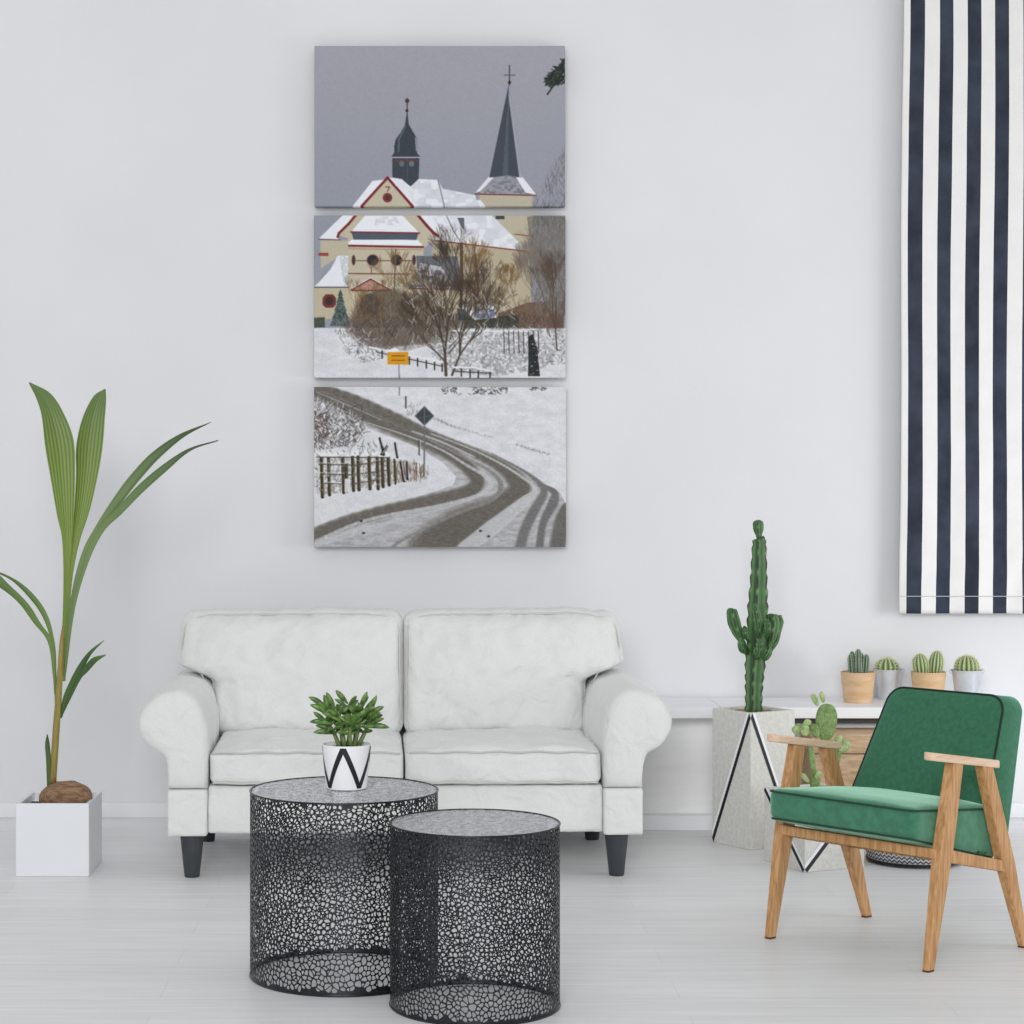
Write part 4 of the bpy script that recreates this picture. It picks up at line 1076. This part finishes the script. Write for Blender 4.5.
# pine twig in the top corner
for k in range(260):
    x = R2.uniform(905, 972) ** 1.0; y = 150 + R2.uniform(-1, 1) * (10 + (x - 900) * .5) + (972 - x) * .55; p = A((x, y))[0]; a = R2.uniform(2.4, 4.6); L_ = R2.uniform(1.5, 4.5)
    stroke([p, (p[0] + L_ * math.cos(a), p[1] - L_ * math.sin(a))], 1.2, R2.choice([(38, 46, 44), (52, 60, 56), (70, 78, 76)]), .9)
stroke(A((972, 140), (940, 185), (905, 235)), 1.6, (44, 46, 44))
# road: slush base, brown wheel tracks, snow between
road = Cc((40, 30), (110, 42), (255, 100), (405, 170), (470, 195), (560, 235), (705, 285), (810, 340), (890, 395), (950, 430), (972, 470), (972, 640), (40, 640), (40, 560), (170, 512), (300, 482), (450, 440), (560, 404), (572, 372), (520, 318), (420, 258), (262, 200), (200, 162), (40, 78))
poly(road, (176, 176, 180)); textured(road, ((160, 160, 164), (206, 206, 210)), 7, 2.2, 70, .8)
DK = ((92, 86, 79), (124, 118, 110))
def track(P, w, cols=DK, al=.9, seed=71):
    C_ = [(p.x, p.y) for p in cr_spline([(x, y, 0) for x, y in Cc(*P)], 40)]
    n1 = R2.uniform(.9, 1.1); W_ = lerp_list(w, 40)
    for off, fa, dc in ((0, 1.25, .25), (0, 1.1, .35), (0, .95, .5), (0, .75, .6)):
        for k in range(39): stroke([C_[k], C_[k + 1]], W_[k] * fa * q_, cols[0] if fa < 1 else cols[1], al * dc, W_[k + 1] * fa * q_)
track([(40, 52), (150, 98), (280, 160), (420, 222), (540, 282), (620, 345), (650, 395), (600, 432), (470, 462), (330, 492), (180, 535), (40, 592)], [44, 50, 62, 56, 46, 46, 48, 46, 40, 44, 50])
track([(60, 40), (200, 90), (350, 160), (480, 222), (600, 268), (720, 325), (790, 385), (800, 430), (720, 490), (600, 545), (460, 640)], [26, 34, 40, 34, 30, 40, 60, 76, 90, 120, 140])
track([(470, 235), (600, 300), (700, 355), (735, 405), (700, 455), (560, 512), (380, 600), (330, 640)], [6, 8, 12, 20, 16, 12, 10, 14], ((126, 124, 122), (150, 149, 148)), .7)
track([(700, 288), (800, 340), (870, 390), (892, 430), (860, 490), (825, 560), (802, 640)], [4, 8, 16, 26, 34, 36, 36], ((108, 106, 106), (134, 133, 132)), .8)
track([(880, 400), (930, 430), (925, 470), (890, 540), (874, 640)], [10, 22, 34, 26, 28], ((104, 102, 102), (132, 131, 132)), .85)
track([(972, 480), (955, 540), (940, 640)], [26, 46, 56], ((96, 93, 90), (128, 125, 122)), .7)
WH = ((196, 197, 201), (214, 215, 219))
track([(250, 175), (400, 225), (520, 275), (610, 330), (680, 370), (700, 400), (650, 440), (500, 480), (330, 510), (200, 545), (60, 610)], [3, 5, 6, 9, 14, 16, 12, 10, 9, 10, 16], WH, .75)
track([(480, 215), (620, 268), (730, 322), (810, 372), (858, 410), (850, 450)], [4, 5, 7, 9, 12, 14], WH, .7)
track([(60, 620), (200, 575), (380, 525), (560, 478)], [20, 20, 10, 4], WH, .6); track([(590, 640), (700, 560), (810, 470), (860, 430)], [40, 50, 34, 16], WH, .65)
track([(60, 62), (170, 108), (300, 165)], [4, 5, 4], ((150, 150, 152), (160, 160, 162)), .6); track([(410, 205), (520, 246), (640, 300)], [5, 7, 5], ((185, 186, 190), (190, 190, 195)), .7)
textured(road, ((84, 82, 80), (230, 230, 232)), 2.6, .7, 77, .13); textured(road, ((70, 68, 66), (235, 235, 238)), .8, .6, 79, .10)
for x, y in ((232, 578), (690, 590), (224, 534), (660, 570)): ell(*Cc((x, y))[0], 1.6, 1.2, (52, 50, 50), .9)
# verge details
for P, n_ in ((((490, 160), (560, 190), (700, 230)), 60), (((790, 255), (850, 275), (915, 292)), 40), (((640, 300), (800, 370), (900, 420)), 20), (((260, 100), (400, 165)), 20)):
    C_ = cr_spline([(x, y, 0) for x, y in Cc(*P)], n_)
    for p in C_: stroke([(p.x + R2.uniform(-1, 1), p.y + R2.uniform(-.8, .8)), (p.x + R2.uniform(-2, 2), p.y - R2.uniform(0, 2.2))], .6, (120, 116, 116), .55)
for x0, x1 in ((520, 585), (620, 760), (845, 895)):
    for k in range(int((x1 - x0) / 2)):
        p = Cc((R2.uniform(x0, x1), R2.uniform(44, 72 if x0 < 800 else 58)))[0]; stroke([p, (p[0] + R2.uniform(-3, 3), p[1] - R2.uniform(0, 3))], .8, (66, 62, 62), .7)
for k in range(50):
    p = Cc((R2.uniform(520, 960), R2.uniform(60, 420)))[0]
stroke(Cc((387, 80), (387, 120)), 1.7, (84, 80, 78)); 
for k in range(30): p = Cc((R2.uniform(390, 440), R2.uniform(105, 150)))[0]; stroke([p, (p[0] + R2.uniform(-1, 1), p[1] - 2)], .6, (130, 126, 124), .6)
# snowy shrub, left of the road
sh = Cc((40, 82), (70, 88), (130, 118), (200, 150), (236, 180), (235, 215), (215, 245), (150, 265), (60, 290), (40, 290))
textured(sh, ((96, 90, 90), (190, 190, 192)), 2.2, 2.2, 81, .8, .2)
hatch(sh, 560, 2, 8, .2, 2.6, [(50, 44, 44), (84, 78, 76), (228, 229, 232), (238, 239, 242), (120, 114, 112)], .7, .8, 10)
textured(Cc((50, 130), (100, 150), (105, 230), (50, 240)), ((56, 40, 40), (110, 84, 80)), .9, 1, 85, .7, .4)
for k in range(70):
    p = Cc((R2.uniform(55, 235), R2.uniform(110, 260)))[0]; a = R2.uniform(.2, 2.9); L_ = R2.uniform(3, 9)
    if sh and p[0] < 365: stroke([p, (p[0] + L_ * math.cos(a), p[1] - L_ * math.sin(a))], .7, R2.choice([(60, 54, 54), (226, 227, 230), (90, 84, 82)]), .7)
# wooden fence, dry grass behind
textured(Cc((330, 300), (470, 330), (470, 380), (330, 400)), ((120, 96, 76), (190, 180, 172)), .7, 2, 87, .75, .45)
for k in range(50): p = Cc((R2.uniform(325, 450), R2.uniform(350, 392)))[0]; stroke([p, (p[0] + R2.uniform(-2.5, 2.5), p[1] - R2.uniform(6, 14))], .6, R2.choice([(110, 84, 64), (84, 70, 60), (150, 130, 112)]), .8)
textured(Cc((60, 300), (320, 300), (330, 400), (90, 440), (60, 430)), ((96, 84, 72), (170, 162, 156)), 1.2, 2.2, 89, .6, .5)
for x, y0_, y1_ in ((78, 300, 446), (104, 300, 438), (156, 305, 430), (168, 330, 425), (192, 300, 422), (212, 300, 420), (252, 300, 416), (282, 298, 416), (300, 300, 408), (322, 296, 402), (345, 310, 398)):
    stroke(Cc((x, y0_), (x + 4, y1_)), 3.4 if x < 330 else 2, (62, 56, 42)); stroke(Cc((x + 5, y0_ + 5), (x + 8, y1_ - 4)), 1.0, (110, 104, 84), .8)
for yy, xa, xb in ((326, 70, 330), (362, 75, 320), (396, 90, 300)): stroke(Cc((xa, yy), (xb * .6, yy + 4), (xb, yy - 14)), 1.5, (84, 78, 70), .7); stroke(Cc((xa, yy - 5), (xb * .5, yy - 3)), 1.0, (222, 224, 228), .6)
stroke(Cc((52, 292), (130, 292), (220, 284), (320, 292)), 5.0, (228, 229, 233)); stroke(Cc((60, 282), (150, 268), (290, 262)), 3.2, (214, 216, 221))
hatch(Cc((55, 255), (320, 250), (320, 300), (55, 300)), 90, 2, 6, .0, 3.1, [(70, 66, 62), (120, 116, 112), (232, 233, 236)], .8, .7, 21)
hatch(Cc((60, 300), (320, 300), (320, 405), (60, 440)), 160, 2, 8, .0, 3.1, [(74, 68, 60), (132, 124, 116), (226, 227, 230), (104, 92, 78)], .8, .6, 22); stroke(Cc((60, 300), (320, 302)), 1.1, (80, 74, 68), .9)
for P in (((292, 232), (300, 262), (306, 292)), ((318, 262), (298, 290)), ((348, 250), (356, 300)), ((368, 318), (380, 388)), ((436, 240), (436, 292)), ((392, 320), (394, 380))): stroke(Cc(*P), 2.6 if P[0][0] < 400 else 1.4, (50, 48, 46)); stroke([(x + .9, y - .8) for x, y in Cc(*P)][:2], .8, (216, 218, 222), .8)
poly(Cc((164, 380), (184, 378), (184, 428), (164, 430)), (222, 223, 226), .9)
# diamond road sign
stroke(Cc((455, 180), (454, 370)), 1.7, (110, 112, 116)); poly(Cc((455, 111), (493, 150), (455, 188), (417, 150)), (150, 154, 158)); poly(Cc((455, 115), (489, 150), (455, 184), (421, 150)), (66, 72, 76))
stroke(Cc((455, 118), (455, 182)), .8, (104, 108, 112)); stroke(Cc((430, 158), (480, 148)), .7, (92, 96, 100))
rsn = np.random.RandomState(3)
K_ = IMG.copy()
for ax_ in (0, 1): K_ = .5 * K_ + .25 * (np.roll(K_, 1, ax_) + np.roll(K_, -1, ax_))
IMG = .35 * IMG + .65 * K_
IMG = IMG + (rsn.rand(ah, aw, 1) - .5) * 9 + ((vnoise(3, 2, 91) - .5) * 3)[..., None]
IMG = np.clip(IMG, 0, 255)
LIN = np.where(IMG / 255 <= .04045, IMG / 255 / 12.92, ((IMG / 255 + .055) / 1.055) ** 2.4)
GAIN = 1.06
LIN = np.clip(LIN * GAIN, 0, 1)
YA = 8.170
for (x0, x1, y0, y1, lab) in ((314.5, 565, 46, 206, 'top canvas of the three, showing church spires against a grey sky'), (314, 565.5, 215.5, 377.5, 'middle canvas of the three, showing the church facade behind bare trees'), (314, 566, 387, 547, 'bottom canvas of the three, showing a snowy road bending past a diamond sign')):
    i0, i1 = int(round((x0 - AX0) * SS)), int(round((x1 - AX0) * SS)); j0, j1 = int(round((y0 - AY0) * SS)), int(round((y1 - AY0) * SS))
    X = gx[i0:i1 + 1]; Y = gy[j0:j1 + 1]; nx_, ny_ = len(X), len(Y)
    cxp, cyp = (x0 + x1) / 2, (y0 + y1) / 2
    org = W(cxp, cyp, YA)
    vx = (X - cxp) * YA / F; vz = -(Y - cyp) * YA / F
    VX, VZ = np.meshgrid(vx, vz)
    front = np.stack([VX, np.zeros_like(VX), VZ], -1).reshape(-1, 3)
    idx = np.arange(nx_ * ny_).reshape(ny_, nx_)
    quads = np.stack([idx[:-1, :-1], idx[1:, :-1], idx[1:, 1:], idx[:-1, 1:]], -1).reshape(-1, 4)
    rim = np.concatenate([idx[0, :], idx[1:, -1], idx[-1, :-1][::-1], idx[1:-1, 0][::-1]])
    back = front[rim].copy(); back[:, 1] = .060
    bidx = np.arange(len(rim)) + nx_ * ny_
    side = np.stack([rim, np.roll(rim, -1), np.roll(bidx, -1), bidx], -1)
    allv = np.concatenate([front, back]); allq = np.concatenate([quads, side])
    me = bpy.data.meshes.new('canvas_print')
    me.vertices.add(len(allv)); me.vertices.foreach_set('co', allv.ravel())
    me.loops.add(allq.size); me.loops.foreach_set('vertex_index', allq.ravel().astype(np.int32))
    me.polygons.add(len(allq)); me.polygons.foreach_set('loop_start', (np.arange(len(allq)) * 4).astype(np.int32))
    me.update(calc_edges=True)
    colr = LIN[j0:j1 + 1, i0:i1 + 1].reshape(-1, 3); colr = np.concatenate([colr, colr[rim]]); colr = np.concatenate([colr, np.ones((len(colr), 1))], 1)
    ca_ = me.color_attributes.new('Col', 'FLOAT_COLOR', 'POINT'); ca_.data.foreach_set('color', colr.ravel().astype(np.float32))
    me.materials.append(M['art']); me.validate()
    o = bpy.data.objects.new('canvas_print', me); COL.objects.link(o); o.location = org
    tag(o, lab, 'wall art', 'three-part canvas print')
    bm = BM(); box(bm, -.2, .2, .058, YW - YA + .0005, vz[0] - .09, vz[0] - .05); obj('hanging_cleat', bm, M['oak'], o)

# ------------------------------------------------------------ light
w = bpy.data.worlds.new('room light'); sc.world = w; w.use_nodes = True
w.node_tree.nodes['Background'].inputs['Color'].default_value = (.985, .99, 1, 1)
w.node_tree.nodes['Background'].inputs['Strength'].default_value = .58
def area(name, loc, rot, sx_, sy_, e, col=(1, 1, 1), spread=PI):
    l = bpy.data.lights.new(name, 'AREA'); l.shape = 'RECTANGLE'; l.size = sx_; l.size_y = sy_; l.energy = e; l.color = col
    o = bpy.data.objects.new(name, l); COL.objects.link(o); o.location = loc
    l.spread = spread; o.rotation_euler = (Vector(rot) - Vector(loc)).to_track_quat('-Z', 'Y').to_euler(); return o
area('window_light_right', (4.6, 5.6, 1.0), (1.9, 8.2, .55), 1.6, 1.2, 17, (.97, .985, 1), 1.9)
area('fill_light_front', (-.6, -1.6, 3.0), (.2, 8.0, .6), 2.6, 1.8, 250, (1, 1, 1))  # soft fill added behind the camera to lift console and sofa, no window known
sc.view_settings.view_transform = 'Standard'
sc.view_settings.look = 'None'
sc.view_settings.exposure = 0
